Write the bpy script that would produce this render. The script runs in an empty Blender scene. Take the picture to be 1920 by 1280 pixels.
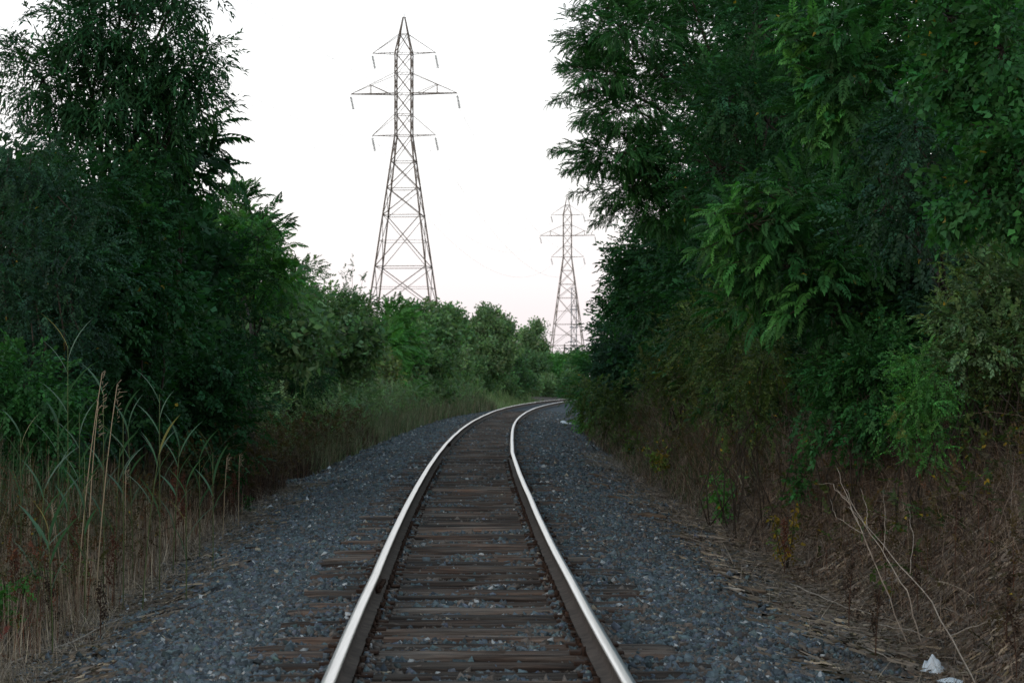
import bpy, math, random
import numpy as np
from math import radians, sin, cos, pi

# ------------------------------------------------------------------ camera, world, sun, exposure
S = bpy.context.scene
COL = S.collection
CAMZ = 1.66
FPX = 4533.0            # focal length of an 85 mm lens in pixels of a 1920 px wide frame
HORY = 720.0            # height of the horizon in that frame
cam_d = bpy.data.cameras.new("camera"); cam = bpy.data.objects.new("camera", cam_d); COL.objects.link(cam)
cam_d.lens = 85.0; cam_d.sensor_width = 36.0; cam_d.clip_start = 0.1; cam_d.clip_end = 8000
cam.location = (0, 0, CAMZ)
cam.rotation_euler = (radians(90) + math.atan((HORY - 640) / FPX), 0, 0)
cam_d.dof.use_dof = True; cam_d.dof.focus_distance = 24.0; cam_d.dof.aperture_fstop = 7.0
S.camera = cam

W = bpy.data.worlds.new("World"); S.world = W; W.use_nodes = True
nt = W.node_tree; nt.nodes.clear()
wo = nt.nodes.new("ShaderNodeOutputWorld"); bg = nt.nodes.new("ShaderNodeBackground")
sky = nt.nodes.new("ShaderNodeTexSky"); sky.sky_type = 'NISHITA'; sky.sun_disc = False
SUN_EL, SUN_ROT = radians(7), radians(200)
sky.sun_elevation = SUN_EL; sky.sun_rotation = SUN_ROT; sky.air_density = 1.0; sky.dust_density = 2.0; sky.ozone_density = 1.5
# thin bright evening veil over the whole sky, whitish above, faintly pink at the horizon
tc = nt.nodes.new("ShaderNodeTexCoord"); sx = nt.nodes.new("ShaderNodeSeparateXYZ")
nt.links.new(tc.outputs['Generated'], sx.inputs[0])
rp = nt.nodes.new("ShaderNodeValToRGB")
e = rp.color_ramp.elements
e[0].position = 0.0; e[0].color = (0.80, 0.74, 0.76, 1)
e[1].position = 0.6; e[1].color = (0.36, 0.47, 0.54, 1)
m = e.new(0.03); m.color = (0.86, 0.79, 0.82, 1)
m = e.new(0.08); m.color = (1.0, 0.965, 0.975, 1)
m = e.new(0.13); m.color = (1.12, 1.10, 1.10, 1)
m = e.new(0.22); m.color = (1.05, 1.10, 1.15, 1)
nt.links.new(sx.outputs['Z'], rp.inputs[0])
SKYK = 12.2
veil = nt.nodes.new("ShaderNodeVectorMath"); veil.operation = 'SCALE'; veil.inputs['Scale'].default_value = SKYK
nt.links.new(rp.outputs[0], veil.inputs[0])
mx = nt.nodes.new("ShaderNodeMixRGB"); mx.inputs[0].default_value = 0.75
nt.links.new(sky.outputs[0], mx.inputs[1]); nt.links.new(veil.outputs[0], mx.inputs[2])
nt.links.new(mx.outputs[0], bg.inputs['Color']); bg.inputs['Strength'].default_value = 0.13
nt.links.new(bg.outputs[0], wo.inputs['Surface'])

sd = bpy.data.lights.new("sun", 'SUN'); sd.energy = 0.5; sd.angle = radians(14); sd.color = (1.0, 0.86, 0.74)
so = bpy.data.objects.new("sun", sd); COL.objects.link(so)
so.rotation_euler = (radians(90) - SUN_EL, 0, radians(180) - SUN_ROT)
S.view_settings.view_transform = 'Standard'; S.view_settings.look = 'None'
S.view_settings.gamma = 1.0; S.view_settings.exposure = -0.08
S.cycles.max_bounces = 6; S.cycles.diffuse_bounces = 3; S.cycles.glossy_bounces = 3
S.cycles.transmission_bounces = 3; S.cycles.transparent_max_bounces = 4
S.cycles.sample_clamp_indirect = 6.0

R = np.random.default_rng(7)
random.seed(7)

# ------------------------------------------------------------------ helpers
def px(x, y, d):
    """point at distance d seen at photo position x, y"""
    return np.array([(x - 960) / FPX * d, d, CAMZ - (y - HORY) / FPX * d])

def tag(o, label=None, cat=None, group=None, kind=None):
    if label: o['label'] = label
    if cat: o['category'] = cat
    if group: o['group'] = group
    if kind: o['kind'] = kind
    return o

def empty(name, loc=(0, 0, 0), rz=0.0, **k):
    o = bpy.data.objects.new(name, None); COL.objects.link(o)
    o.empty_display_size = 0.2
    o.location = loc; o.rotation_euler = (0, 0, rz)
    return tag(o, **k)

def mesh_np(name, V, Q=None, T=None, col=None, mats=(), mi=None, smooth=False):
    """mesh from arrays: vertices, quads, triangles, one colour per vertex, material index per face"""
    V = np.asarray(V, np.float32)
    me = bpy.data.meshes.new(name)
    nq = 0 if Q is None else len(Q); ntr = 0 if T is None else len(T)
    me.vertices.add(len(V)); me.vertices.foreach_set("co", V.ravel())
    loops = []
    if nq: loops.append(np.asarray(Q, np.int32).ravel())
    if ntr: loops.append(np.asarray(T, np.int32).ravel())
    li = np.concatenate(loops)
    me.loops.add(len(li)); me.loops.foreach_set("vertex_index", li)
    st = np.concatenate([np.arange(nq) * 4, nq * 4 + np.arange(ntr) * 3]).astype(np.int32)
    me.polygons.add(nq + ntr); me.polygons.foreach_set("loop_start", st)
    if mi is not None: me.polygons.foreach_set("material_index", np.asarray(mi, np.int32))
    if smooth: me.polygons.foreach_set("use_smooth", np.ones(nq + ntr, bool))
    for m_ in mats: me.materials.append(m_)
    if col is not None:
        a = me.color_attributes.new("Col", 'FLOAT_COLOR', 'POINT')
        c = np.ones((len(V), 4), np.float32); c[:, :3] = col
        a.data.foreach_set("color", c.ravel())
    me.update(calc_edges=True)
    return me

def link(name, me, parent=None, loc=None, rz=0.0, **k):
    o = bpy.data.objects.new(name, me); COL.objects.link(o)
    if parent is not None: o.parent = parent
    if loc is not None: o.location = loc
    if rz: o.rotation_euler = (0, 0, rz)
    return tag(o, **k)

class Buf:
    """collects quads and triangles of one mesh"""
    def __init__(s): s.V = []; s.Q = []; s.T = []; s.C = []; s.n = 0
    def add(s, V, Q=None, T=None, C=None):
        V = np.asarray(V, float)
        if Q is not None and len(Q): s.Q.append(np.asarray(Q) + s.n)
        if T is not None and len(T): s.T.append(np.asarray(T) + s.n)
        s.V.append(V); s.C.append(np.broadcast_to(np.asarray((1, 1, 1) if C is None else C, float), (len(V), 3)))
        s.n += len(V)
    def mesh(s, name, mats, smooth=False):
        return mesh_np(name, np.concatenate(s.V), np.concatenate(s.Q) if s.Q else None,
                       np.concatenate(s.T) if s.T else None, np.concatenate(s.C), mats, None, smooth)
    def box(s, c, h, C=None, rz=0.0, jit=0.0):
        v = np.array([(x, y, z) for z in (-1, 1) for y in (-1, 1) for x in (-1, 1)], float) * np.array(h)
        if jit: v += R.normal(0, jit, v.shape)
        cz, sz = cos(rz), sin(rz)
        v = np.stack([v[:, 0] * cz - v[:, 1] * sz, v[:, 0] * sz + v[:, 1] * cz, v[:, 2]], 1) + np.array(c)
        s.add(v, [(0, 2, 3, 1), (4, 5, 7, 6), (0, 1, 5, 4), (2, 6, 7, 3), (0, 4, 6, 2), (1, 3, 7, 5)], None, C)
    def bar(s, a, b, t, C=None):
        s.tube([a, b], [t, t], 4, C)
    def tube(s, P, rad, n=6, C=None, cap=True):
        P = np.asarray(P, float); k = len(P); rad = np.broadcast_to(np.asarray(rad, float), (k,))
        tg = np.gradient(P, axis=0) if k > 2 else np.repeat((P[1:] - P[:-1]), 2, 0)
        tg /= np.linalg.norm(tg, axis=1, keepdims=True) + 1e-9
        up = np.array([0, 0, 1.0]) if abs(tg[:, 2]).mean() < 0.85 else np.array([1.0, 0, 0])
        a = np.cross(tg, up); a /= np.linalg.norm(a, axis=1, keepdims=True) + 1e-9
        b = np.cross(tg, a)
        an = np.arange(n) / n * 2 * pi + pi / 4
        V = P[:, None] + rad[:, None, None] * (np.cos(an)[None, :, None] * a[:, None] + np.sin(an)[None, :, None] * b[:, None])
        i = np.arange(n); j = (i + 1) % n
        Q = [np.stack([r * n + i, r * n + j, (r + 1) * n + j, (r + 1) * n + i], 1) for r in range(k - 1)]
        V = V.reshape(-1, 3); T = []
        if cap:
            V = np.concatenate([V, P[:1], P[-1:]]); c0, c1 = k * n, k * n + 1
            T = [(c0, jj, ii) for ii, jj in zip(i, j)] + [(c1, (k - 1) * n + ii, (k - 1) * n + jj) for ii, jj in zip(i, j)]
        s.add(V, np.concatenate(Q), T, C)

def vnoise(x, y, seed=0, sc=1.0):
    """smooth pseudo noise from sines, about -1..1"""
    x = np.asarray(x, float) / sc; y = np.asarray(y, float) / sc
    r = np.random.default_rng(seed + 100); o = 0
    for k in range(7):
        a = r.uniform(0, 2 * pi); f = r.uniform(0.6, 2.4); p = r.uniform(0, 6.28)
        o = o + np.sin(f * (x * cos(a) + y * sin(a)) * 2.2 + p)
    return o / 3.6

# ------------------------------------------------------------------ materials
def mat(name, build):
    m_ = bpy.data.materials.new(name); m_.use_nodes = True
    n = m_.node_tree; n.nodes.clear()
    out = n.nodes.new("ShaderNodeOutputMaterial")
    build(n, out); return m_

def N(n, t, **k):
    o = n.nodes.new(t)
    for a, b in k.items():
        if a.startswith('_'): setattr(o, a[1:], b)
        else:
            o.inputs[a.replace('0', ' ')].default_value = b
    return o

def ramp(n, fac, stops):
    r = n.nodes.new("ShaderNodeValToRGB"); el = r.color_ramp.elements
    while len(el) > 1: el.remove(el[-1])
    el[0].position = stops[0][0]; el[0].color = (*stops[0][1], 1)
    for p, c in stops[1:]:
        q = el.new(p); q.color = (*c, 1)
    n.links.new(fac, r.inputs[0]); return r.outputs[0]

def mixc(n, mode, fac, a, b):
    m_ = n.nodes.new("ShaderNodeMixRGB"); m_.blend_type = mode
    if isinstance(fac, (int, float)): m_.inputs[0].default_value = fac
    else: n.links.new(fac, m_.inputs[0])
    for i, v in ((1, a), (2, b)):
        if isinstance(v, tuple): m_.inputs[i].default_value = (*v, 1)
        else: n.links.new(v, m_.inputs[i])
    return m_.outputs[0]

def noise(n, scale, detail=4, rough=0.6, vec=None, stretch=None):
    t = n.nodes.new("ShaderNodeTexCoord"); v = t.outputs['Object'] if vec is None else vec
    if stretch:
        mp = n.nodes.new("ShaderNodeMapping"); mp.inputs['Scale'].default_value = stretch
        n.links.new(v, mp.inputs[0]); v = mp.outputs[0]
    o = n.nodes.new("ShaderNodeTexNoise"); o.inputs['Scale'].default_value = scale
    o.inputs['Detail'].default_value = detail; o.inputs['Roughness'].default_value = rough
    n.links.new(v, o.inputs['Vector']); return o.outputs['Fac']

def bump(n, h, strength, dist, b):
    o = n.nodes.new("ShaderNodeBump"); o.inputs['Strength'].default_value = strength; o.inputs['Distance'].default_value = dist
    n.links.new(h, o.inputs['Height']); n.links.new(o.outputs[0], b.inputs['Normal'])

def leaf_mat(name, trans=0.28, rough=0.55, spec=0.16):
    def f(n, out):
        a = n.nodes.new("ShaderNodeAttribute"); a.attribute_name = "Col"
        b = n.nodes.new("ShaderNodeBsdfPrincipled"); b.inputs['Roughness'].default_value = rough
        b.inputs['Specular IOR Level'].default_value = spec
        n.links.new(a.outputs['Color'], b.inputs['Base Color'])
        t = n.nodes.new("ShaderNodeBsdfTranslucent")
        c = mixc(n, 'MULTIPLY', 1.0, a.outputs['Color'], (1.3, 1.5, 0.6)); n.links.new(c, t.inputs['Color'])
        s = n.nodes.new("ShaderNodeMixShader"); s.inputs[0].default_value = trans
        n.links.new(b.outputs[0], s.inputs[1]); n.links.new(t.outputs[0], s.inputs[2]); n.links.new(s.outputs[0], out.inputs[0])
    return mat(name, f)

def plain(name, stops, scale, rough=0.8, spec=0.3, metal=0.0, bs=0.0, bd=0.01, stretch=None, attr=False, detail=5):
    def f(n, out):
        b = n.nodes.new("ShaderNodeBsdfPrincipled"); b.inputs['Roughness'].default_value = rough
        b.inputs['Specular IOR Level'].default_value = spec; b.inputs['Metallic'].default_value = metal
        h = noise(n, scale, detail, 0.65, stretch=stretch)
        c = ramp(n, h, stops)
        if attr:
            a = n.nodes.new("ShaderNodeAttribute"); a.attribute_name = "Col"
            c = mixc(n, 'MULTIPLY', 1.0, c, a.outputs['Color'])
        n.links.new(c, b.inputs['Base Color'])
        if bs: bump(n, h, bs, bd, b)
        n.links.new(b.outputs[0], out.inputs[0])
    return mat(name, f)

M_LEAF = leaf_mat("leaf")
M_DRY = leaf_mat("dry_stalk", 0.12, 0.7, 0.15)
M_BARK = plain("bark", [(0.3, (0.02, 0.017, 0.013)), (0.7, (0.065, 0.055, 0.044))], 14, 0.9, 0.2, bs=0.6, bd=0.02, stretch=(1, 1, 0.25))
M_STONE = plain("ballast_stone", [(0.3, (0.62, 0.62, 0.62)), (0.7, (1.25, 1.25, 1.25))], 60, 0.85, 0.3, attr=True, detail=3)
M_STEEL = plain("tower_steel", [(0.3, (0.13, 0.108, 0.094)), (0.7, (0.24, 0.20, 0.175))], 0.8, 0.7, 0.3)
M_HAZESTEEL = plain("hazed_mast_steel", [(0.3, (0.25, 0.26, 0.28)), (0.7, (0.36, 0.37, 0.40))], 0.8, 0.6, 0.3)  # pale bluish mast steel, fading by haze painted into the colour
M_GLASSY = plain("insulator_glaze", [(0.3, (0.03, 0.05, 0.05)), (0.7, (0.06, 0.09, 0.09))], 3, 0.35, 0.5)
M_CABLE = plain("cable_metal", [(0.3, (0.2, 0.2, 0.2)), (0.7, (0.3, 0.3, 0.3))], 3, 0.6, 0.4)
M_RUST = plain("rail_rust", [(0.25, (0.042, 0.032, 0.027)), (0.55, (0.092, 0.072, 0.061)), (0.8, (0.15, 0.115, 0.092))], 9, 0.9, 0.15, bs=0.3, bd=0.004)
M_IRON = plain("rusty_iron", [(0.3, (0.022, 0.015, 0.012)), (0.62, (0.055, 0.031, 0.022)), (0.85, (0.12, 0.055, 0.032))], 22, 0.9, 0.15, bs=0.5, bd=0.006)
M_POLISH = plain("polished_railhead", [(0.3, (0.66, 0.60, 0.55)), (0.7, (0.86, 0.79, 0.73))], 7, 0.32, 0.5, metal=0.92, stretch=(14, 0.15, 1))
M_WORN = plain("worn_railhead", [(0.3, (0.22, 0.24, 0.26)), (0.7, (0.36, 0.38, 0.40))], 9, 0.33, 0.5, metal=0.85, stretch=(14, 0.3, 1))
M_PLASTIC = plain("white_plastic", [(0.3, (0.55, 0.60, 0.66)), (0.7, (0.75, 0.78, 0.82))], 8, 0.4, 0.4)
M_BLACK = plain("black_rubber", [(0.3, (0.008, 0.008, 0.009)), (0.7, (0.02, 0.02, 0.022))], 8, 0.6, 0.3)
M_WOOD = plain("rotten_wood", [(0.3, (0.04, 0.027, 0.02)), (0.55, (0.12, 0.085, 0.06)), (0.8, (0.22, 0.17, 0.13))], 20, 0.9, 0.15, bs=0.7, bd=0.012, stretch=(0.2, 1, 1))
M_PALEWOOD = plain("pale_wood", [(0.3, (0.20, 0.16, 0.13)), (0.7, (0.42, 0.36, 0.30))], 20, 0.85, 0.2, bs=0.3, bd=0.004)

def tie_build(n, out):
    b = n.nodes.new("ShaderNodeBsdfPrincipled"); b.inputs['Roughness'].default_value = 0.85; b.inputs['Specular IOR Level'].default_value = 0.2
    oi = n.nodes.new("ShaderNodeObjectInfo"); tcn = n.nodes.new("ShaderNodeTexCoord")
    ad = n.nodes.new("ShaderNodeVectorMath"); ad.operation = 'ADD'
    sc = n.nodes.new("ShaderNodeVectorMath"); sc.operation = 'SCALE'; sc.inputs[0].default_value = (37, 91, 53)
    n.links.new(oi.outputs['Random'], sc.inputs['Scale'])
    n.links.new(tcn.outputs['Object'], ad.inputs[0]); n.links.new(sc.outputs[0], ad.inputs[1])
    g = noise(n, 26, 6, 0.7, vec=ad.outputs[0], stretch=(0.045, 1, 1))
    p = noise(n, 2.2, 4, 0.6, vec=ad.outputs[0], stretch=(0.7, 1, 1))
    c1 = ramp(n, g, [(0.30, (0.016, 0.012, 0.010)), (0.45, (0.062, 0.046, 0.038)), (0.60, (0.155, 0.122, 0.102)), (0.78, (0.29, 0.24, 0.205))])
    st = ramp(n, p, [(0.46, (0, 0, 0)), (0.72, (.9, .9, .9))])
    c2 = mixc(n, 'MIX', st, c1, mixc(n, 'MULTIPLY', 1.0, c1, (1.22, 0.84, 0.66)))
    v = n.nodes.new("ShaderNodeMapRange"); v.inputs['To Min'].default_value = 0.45; v.inputs['To Max'].default_value = 1.25
    n.links.new(oi.outputs['Random'], v.inputs['Value'])
    c3 = mixc(n, 'MULTIPLY', 1.0, c2, v.outputs[0])
    n.links.new(c3, b.inputs['Base Color']); bump(n, g, 0.9, 0.018, b)
    n.links.new(b.outputs[0], out.inputs[0])
M_TIE = mat("weathered_tie", tie_build)

def ground_build(n, out):
    b = n.nodes.new("ShaderNodeBsdfPrincipled"); b.inputs['Roughness'].default_value = 0.95; b.inputs['Specular IOR Level'].default_value = 0.15
    a = n.nodes.new("ShaderNodeAttribute"); a.attribute_name = "Col"
    h = noise(n, 18, 8, 0.75); f2 = noise(n, 90, 3, 0.7)
    c = mixc(n, 'MULTIPLY', 1.0, a.outputs['Color'], ramp(n, h, [(0.25, (0.35, 0.35, 0.35)), (0.75, (1.5, 1.5, 1.5))]))
    c = mixc(n, 'MULTIPLY', 1.0, c, ramp(n, f2, [(0.3, (0.6, 0.6, 0.6)), (0.7, (1.35, 1.35, 1.35))]))
    n.links.new(c, b.inputs['Base Color']); bump(n, h, 0.8, 0.05, b); n.links.new(b.outputs[0], out.inputs[0])
M_GROUND = mat("ground_soil", ground_build)

# ------------------------------------------------------------------ track alignment
CD = np.array([0, 6, 12, 20, 30, 41, 55, 66, 76, 86, 97, 107, 119, 131, 151, 200, 260, 340, 460, 700, 1200, 3000], float)
CX = np.array([0.14, -0.02, -0.175, -0.35, -0.53, -0.67, -0.76, -0.765, -0.72, -0.62, -0.40, -0.08, 0.43, 1.08, 2.40, 7.0, 15.0, 29, 55, 120, 300, 1200], float)
DR = np.array([1.48, 1.48, 1.475, 1.462, 1.43, 1.385, 1.34, 1.318, 1.30, 1.285, 1.25, 1.19, 1.14, 1.11, 1.08, 1.05, 1.0, 1.0, 1.0, 1.0, 1.0, 1.0], float)

def smooth_tab(xs, ys):
    g = np.concatenate([np.arange(-20, 260, 1.0), np.arange(260, 3200, 20.0)])
    y = np.interp(g, xs, ys)
    for _ in range(3):
        k = g[:280]; yy = y[:280].copy(); yy = np.convolve(np.pad(yy, 4, mode='edge'), np.ones(9) / 9, 'valid'); y[6:274] = yy[6:274]
    return g, y
GXD, GXV = smooth_tab(CD, CX); GZD, GZV = smooth_tab(CD, DR)
def xc(d): return np.interp(d, GXD, GXV)
def z0(d): return CAMZ - np.interp(d, GZD, GZV) - 0.167      # top of the ties
def head(d): return math.atan2(float(xc(d + 0.5) - xc(d - 0.5)), 1.0)

def toe_r(d): return np.interp(d, [0, 12, 18, 30, 60, 200], [3.0, 3.05, 3.2, 3.35, 3.35, 3.3])
def toe_l(d): return np.interp(d, [0, 12, 20, 35, 60, 110, 200], [2.75, 2.85, 3.0, 3.35, 3.3, 3.4, 3.2])

def lim_r(d): return np.interp(d, [0, 15, 22, 32, 60, 200], [2.15, 2.2, 2.35, 2.6, 3.05, 3.1])
def lim_l(d): return toe_l(d) - .12
def gz(d, u):
    """ground height at distance d along and offset u across the track"""
    d = np.asarray(d, float); u = np.asarray(u, float); a = np.abs(u)
    tl, tr = toe_l(d), toe_r(d)
    bal = np.where(a < 1.36, -0.066 + 0.026 * vnoise(u, d, 8, .55) - 0.012 * (a < .6) + 0.012 * np.clip((u - .85) / .2, 0, 1), -0.06 - 0.31 * np.clip((a - 1.36) / (np.where(u < 0, tl, tr) - 1.36), 0, 1) ** 1.15)
    le = np.clip(-u - tl, 0, None); ri = np.clip(u - tr, 0, None)
    kl = np.interp(d, [0, 14, 24, 36, 120, 160], [.5, .6, .95, 1, 1, .5])
    left = -0.06 * np.clip(le, 0, .6) + kl * np.interp(le, [0, .5, 3, 8, 4000], [0, 0, .8, 1.3, 1.3])
    right = -0.04 * np.clip(ri, 0, .5) + np.interp(ri, [0, 0.25, 1.2, 2.2, 4, 8, 4000], [0, 0.03, 0.82, 1.5, 2.15, 2.3, 2.3])
    z = z0(d) + bal + np.where(u < 0, left, right)
    rough = np.clip((a - 1.3) / 1.2, 0, 1)
    return z + 0.035 * rough * vnoise(u, d, 3, 1.3) + 0.10 * np.clip((a - 3.3) / 2, 0, 1) * vnoise(u, d, 4, 3.0)

def gp(d, u, dz=0.0):
    return np.array([float(xc(d)) + u, d, float(gz(d, u)) + dz])
def ground_at(X, Y): return float(gz(Y, X - xc(Y)))

# ------------------------------------------------------------------ the setting: ground sheet and ballast bed
us = np.unique(np.concatenate([np.arange(-8, 8.01, 0.12), -8 - np.geomspace(.3, 2500, 60), 8 + np.geomspace(.3, 2500, 60)]))
ds = np.unique(np.concatenate([np.arange(-6, 60, 0.3), np.arange(60, 180, 1.2), 180 + np.geomspace(2, 2800, 70)]))
UU, DD = np.meshgrid(us, ds)
XX = xc(DD) + UU; ZZ = gz(DD, UU)
V = np.stack([XX, DD, ZZ], -1).reshape(-1, 3)
nu, nd = len(us), len(ds)
ii, jj = np.meshgrid(np.arange(nu - 1), np.arange(nd - 1)); b0 = (jj * nu + ii).ravel()
Q = np.stack([b0, b0 + 1, b0 + nu + 1, b0 + nu], 1)
aU = np.abs(UU).ravel(); sU = UU.ravel(); dd_ = DD.ravel()
edge = np.where(sU < 0, lim_l(dd_), lim_r(dd_)) + 0.25 * vnoise(sU, dd_, 9, 0.8)
c_bal = np.array([0.085, 0.098, 0.112]); c_dirt = np.array([0.105, 0.088, 0.078]); c_far = np.array([0.05, 0.07, 0.03])
w1 = np.clip((aU - edge + 0.35) / 0.7, 0, 1)[:, None]; w2 = np.clip((aU - 9) / 10, 0, 1)[:, None]
col = c_bal * (1 - w1) + c_dirt * w1; col = col * (1 - w2) + c_far * w2
link("ground", mesh_np("ground", V, Q, None, col, [M_GROUND], None, True), kind='structure')

# ballast stones: stuff
def stones(name, n, dlo, dhi, smin, smax, pw, label):
    d = dlo + (dhi - dlo) * R.random(n) ** pw
    u = R.uniform(-3.9, 3.9, n)
    lim = np.where(u < 0, lim_l(d), lim_r(d)) + 0.3 * vnoise(u, d, 9, 0.8) + np.abs(R.normal(0, 0.42, n)) * (R.random(n) < 0.45)
    keep = np.abs(u) < lim
    d, u = d[keep], u[keep]; n = len(d)
    s = R.uniform(smin, smax, n) * R.choice([0.7, 1.0, 1.35], n, p=[.4, .45, .15])
    lift = np.where(np.abs(u) < 1.3, R.uniform(-0.012, 0.030, n), R.uniform(-.005, 0.02, n))
    rail = np.abs(np.abs(u) - 0.75)
    lift = np.where(rail < 0.085, -0.04, np.where(rail < .15, lift + R.uniform(0, .03, n), lift))
    P = np.stack([xc(d) + u, d, gz(d, u) + lift], 1)
    base = np.array([(x, y, z) for z in (-1, 1) for y in (-1, 1) for x in (-1, 1)], float) * 0.5
    Vv = base[None] * (1 + R.uniform(-0.5, 0.35, (n, 8, 1))) + R.normal(0, 0.10, (n, 8, 3))
    Vv *= (s[:, None] * R.uniform(0.65, 1.15, (n, 3)))[:, None, :] * np.array([1.1, 1.1, 0.8])
    q = R.normal(0, 1, (n, 4)); q /= np.linalg.norm(q, axis=1, keepdims=True); w, x, y, z = q.T
    Rm = np.stack([1 - 2 * (y * y + z * z), 2 * (x * y - z * w), 2 * (x * z + y * w), 2 * (x * y + z * w), 1 - 2 * (x * x + z * z), 2 * (y * z - x * w),
                   2 * (x * z - y * w), 2 * (y * z + x * w), 1 - 2 * (x * x + y * y)], 1).reshape(n, 3, 3)
    Vv = np.einsum('nij,nkj->nki', Rm, Vv) + P[:, None]
    F = np.array([(0, 2, 3, 1), (4, 5, 7, 6), (0, 1, 5, 4), (2, 6, 7, 3), (0, 4, 6, 2), (1, 3, 7, 5)])
    Qs = (F[None] + (np.arange(n) * 8)[:, None, None]).reshape(-1, 4)
    t = R.random(n)
    c = np.array([0.096, 0.118, 0.132])[None] * R.uniform(0.4, 1.5, (n, 1)) * (1 + R.normal(0, 0.05, (n, 3)))
    br = (t < 0.17) | ((np.abs(u) < 0.95) & (R.random(n) < 0.32)) | ((u > 1.1) & (vnoise(u, d, 55, .7) > .3) & (R.random(n) < .45)); c[br] = np.array([0.13, 0.105, 0.09]) * R.uniform(0.6, 1.4, (br.sum(), 1))
    pale = t > 0.968; c[pale] = np.array([0.42, 0.42, 0.42]) * R.uniform(0.7, 1.2, (pale.sum(), 1))
    yl = (t > 0.955) & (t <= 0.963); c[yl] = np.array([0.36, 0.30, 0.22])
    link(name, mesh_np(name, Vv.reshape(-1, 3), Qs, None, np.repeat(c, 8, 0), [M_STONE]), kind='stuff', label=label, cat='gravel')
stones("gravel", 400000, 12.6, 38, 0.018, 0.042, 1.0, "loose blue grey crushed stone ballast around the near ties")
stones("gravel", 190000, 38, 120, 0.034, 0.056, 1.25, "distant grey crushed stone ballast narrowing towards the bend")

# ------------------------------------------------------------------ rails
RAILX = {}
prof = [(-.070, 0), (-.070, .012), (-.014, .030), (-.009, .060), (-.009, .115), (-.034, .134), (-.037, .150), (-.036, .162), (-.030, .1695), (-.012, .172),
        (.012, .172), (.030, .1695), (.036, .162), (.037, .150), (.034, .134), (.009, .115), (.009, .060), (.014, .030), (.070, .012), (.070, 0)]
prof = np.array(prof); prof[:, 1] *= 0.152 / 0.172
def dev(side, d):
    # small measured kinks of the worn jointed rails
    if side > 0: return np.interp(d, [0, 24, 31, 38, 44, 48.5, 54, 62, 75, 95, 300], [0, 0.0, 0.012, 0.0, -0.012, -0.024, 0.0, 0.014, 0.012, 0, 0])
    return np.interp(d, [0, 16, 18.7, 24, 40, 60, 300], [0, .004, 0.012, 0, 0, 0, 0])
def rail_mesh(name, side, a, b):
    dd = np.concatenate([np.arange(a, min(b, 70), 0.5), np.arange(max(a, 70), b, 2.0), [b]])
    dd = np.unique(dd)
    ctr = np.stack([xc(dd) + side * 0.75 + dev(side, dd), dd, z0(dd) + 0.015 + 0.004 * vnoise(dd, dd * 0, 11 + side, 4)], 1)
    n = len(prof)
    Vv = np.repeat(ctr[:, None], n, 1); Vv[:, :, 0] += prof[None, :, 0]; Vv[:, :, 2] += prof[None, :, 1]
    i = np.arange(n); j = (i + 1) % n; Qs = []; mi = []
    # running band towards the gauge side is bright, the field edge is duller
    m_of = []
    for k in range(n):
        if k in (8, 9, 10): m_of.append(1)
        elif k in (7, 11): m_of.append(1 if (k == 11) == (side < 0) else 2)
        else: m_of.append(0)
    if side > 0: m_of[10] = 2; m_of[12] = 2
    for r in range(len(dd) - 1):
        Qs.append(np.stack([r * n + i, (r + 1) * n + i, (r + 1) * n + j, r * n + j], 1)); mi += m_of
    T = []
    nq = len(Qs) * n
    me = mesh_np(name, Vv.reshape(-1, 3), np.concatenate(Qs), None, None, [M_RUST, M_POLISH, M_WORN], mi, False)
    return me
def joint_bar(parent, side, d):
    """pair of fish plates with bolts, both sides of the web"""
    for s in (-1, 1):
        b = Buf(); x0 = float(xc(d)) + side * .75 + float(dev(side, d)) + s * 0.024
        b.box((x0, d, float(z0(d)) + .015 + .075), (0.010, 0.33, 0.036), rz=-head(d))
        b.box((x0 + s * .012, d, float(z0(d)) + .015 + .042), (0.014, 0.33, 0.008), rz=-head(d))
        jb = link("joint_bar", b.mesh("joint_bar", [M_IRON]), parent)
        for k in range(4):
            q = Buf(); c = np.array([x0 + s * 0.010, d - .24 + .16 * k, float(z0(d)) + .09]); q.tube([c, c + [s * 0.035, 0, 0]], [0.019, 0.019], 6)
            link("bolt", q.mesh("bolt", [M_IRON]), jb)
TIE_D = []
d_ = 10.9
while d_ < 118: TIE_D.append(d_ + random.uniform(-.025, .025)); d_ += 0.495 + random.uniform(-0.012, 0.012)
def anchors(parent, side, dlo, dhi):
    for k, td in enumerate(TIE_D):
        if not (dlo < td < dhi) or td > 46: continue
        for s in ((-1,) if k % 3 else (-1, 1)):
            if random.random() < 0.35: continue
            b = Buf(); dd = td + s * 0.145; x0 = float(xc(dd)) + side * .75 + float(dev(side, dd)); zz = float(z0(dd))
            b.box((x0, dd, zz + .004), (0.092, 0.011, 0.012), jit=0.003)
            b.box((x0 - side * 0.088, dd, zz + .020), (0.012, 0.012, 0.026), jit=0.004)
            link("rail_anchor", b.mesh("rail_anchor", [M_IRON]), parent)
for side, cuts, labs in ((-1, [0.5, 18.72, 57, 240], ["polished steel rail at lower left, near side of the joint", "polished left rail running from the joint away up the line", "left rail sweeping right round the distant bend"]),
                         (1, [0.5, 48.5, 86, 240], ["polished steel rail at lower right with a dull grey outer edge", "right rail beyond the sideways kink, bending back upright", "right rail curving away into the bushes at the bend"])):
    for k in range(3):
        a, b = cuts[k], cuts[k + 1]
        g = 0.004 if k else 0
        rt = empty("steel_rail", (0, 0, 0), label=labs[k], cat="rail", group="rails of the railway track")
        link("rail_body", rail_mesh("rail_body", side, a + g, b - g), rt)
        if k < 2: joint_bar(rt, side, b - 0.34 if False else b)
        anchors(rt, side, a, b)
joint_extra = None

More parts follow.
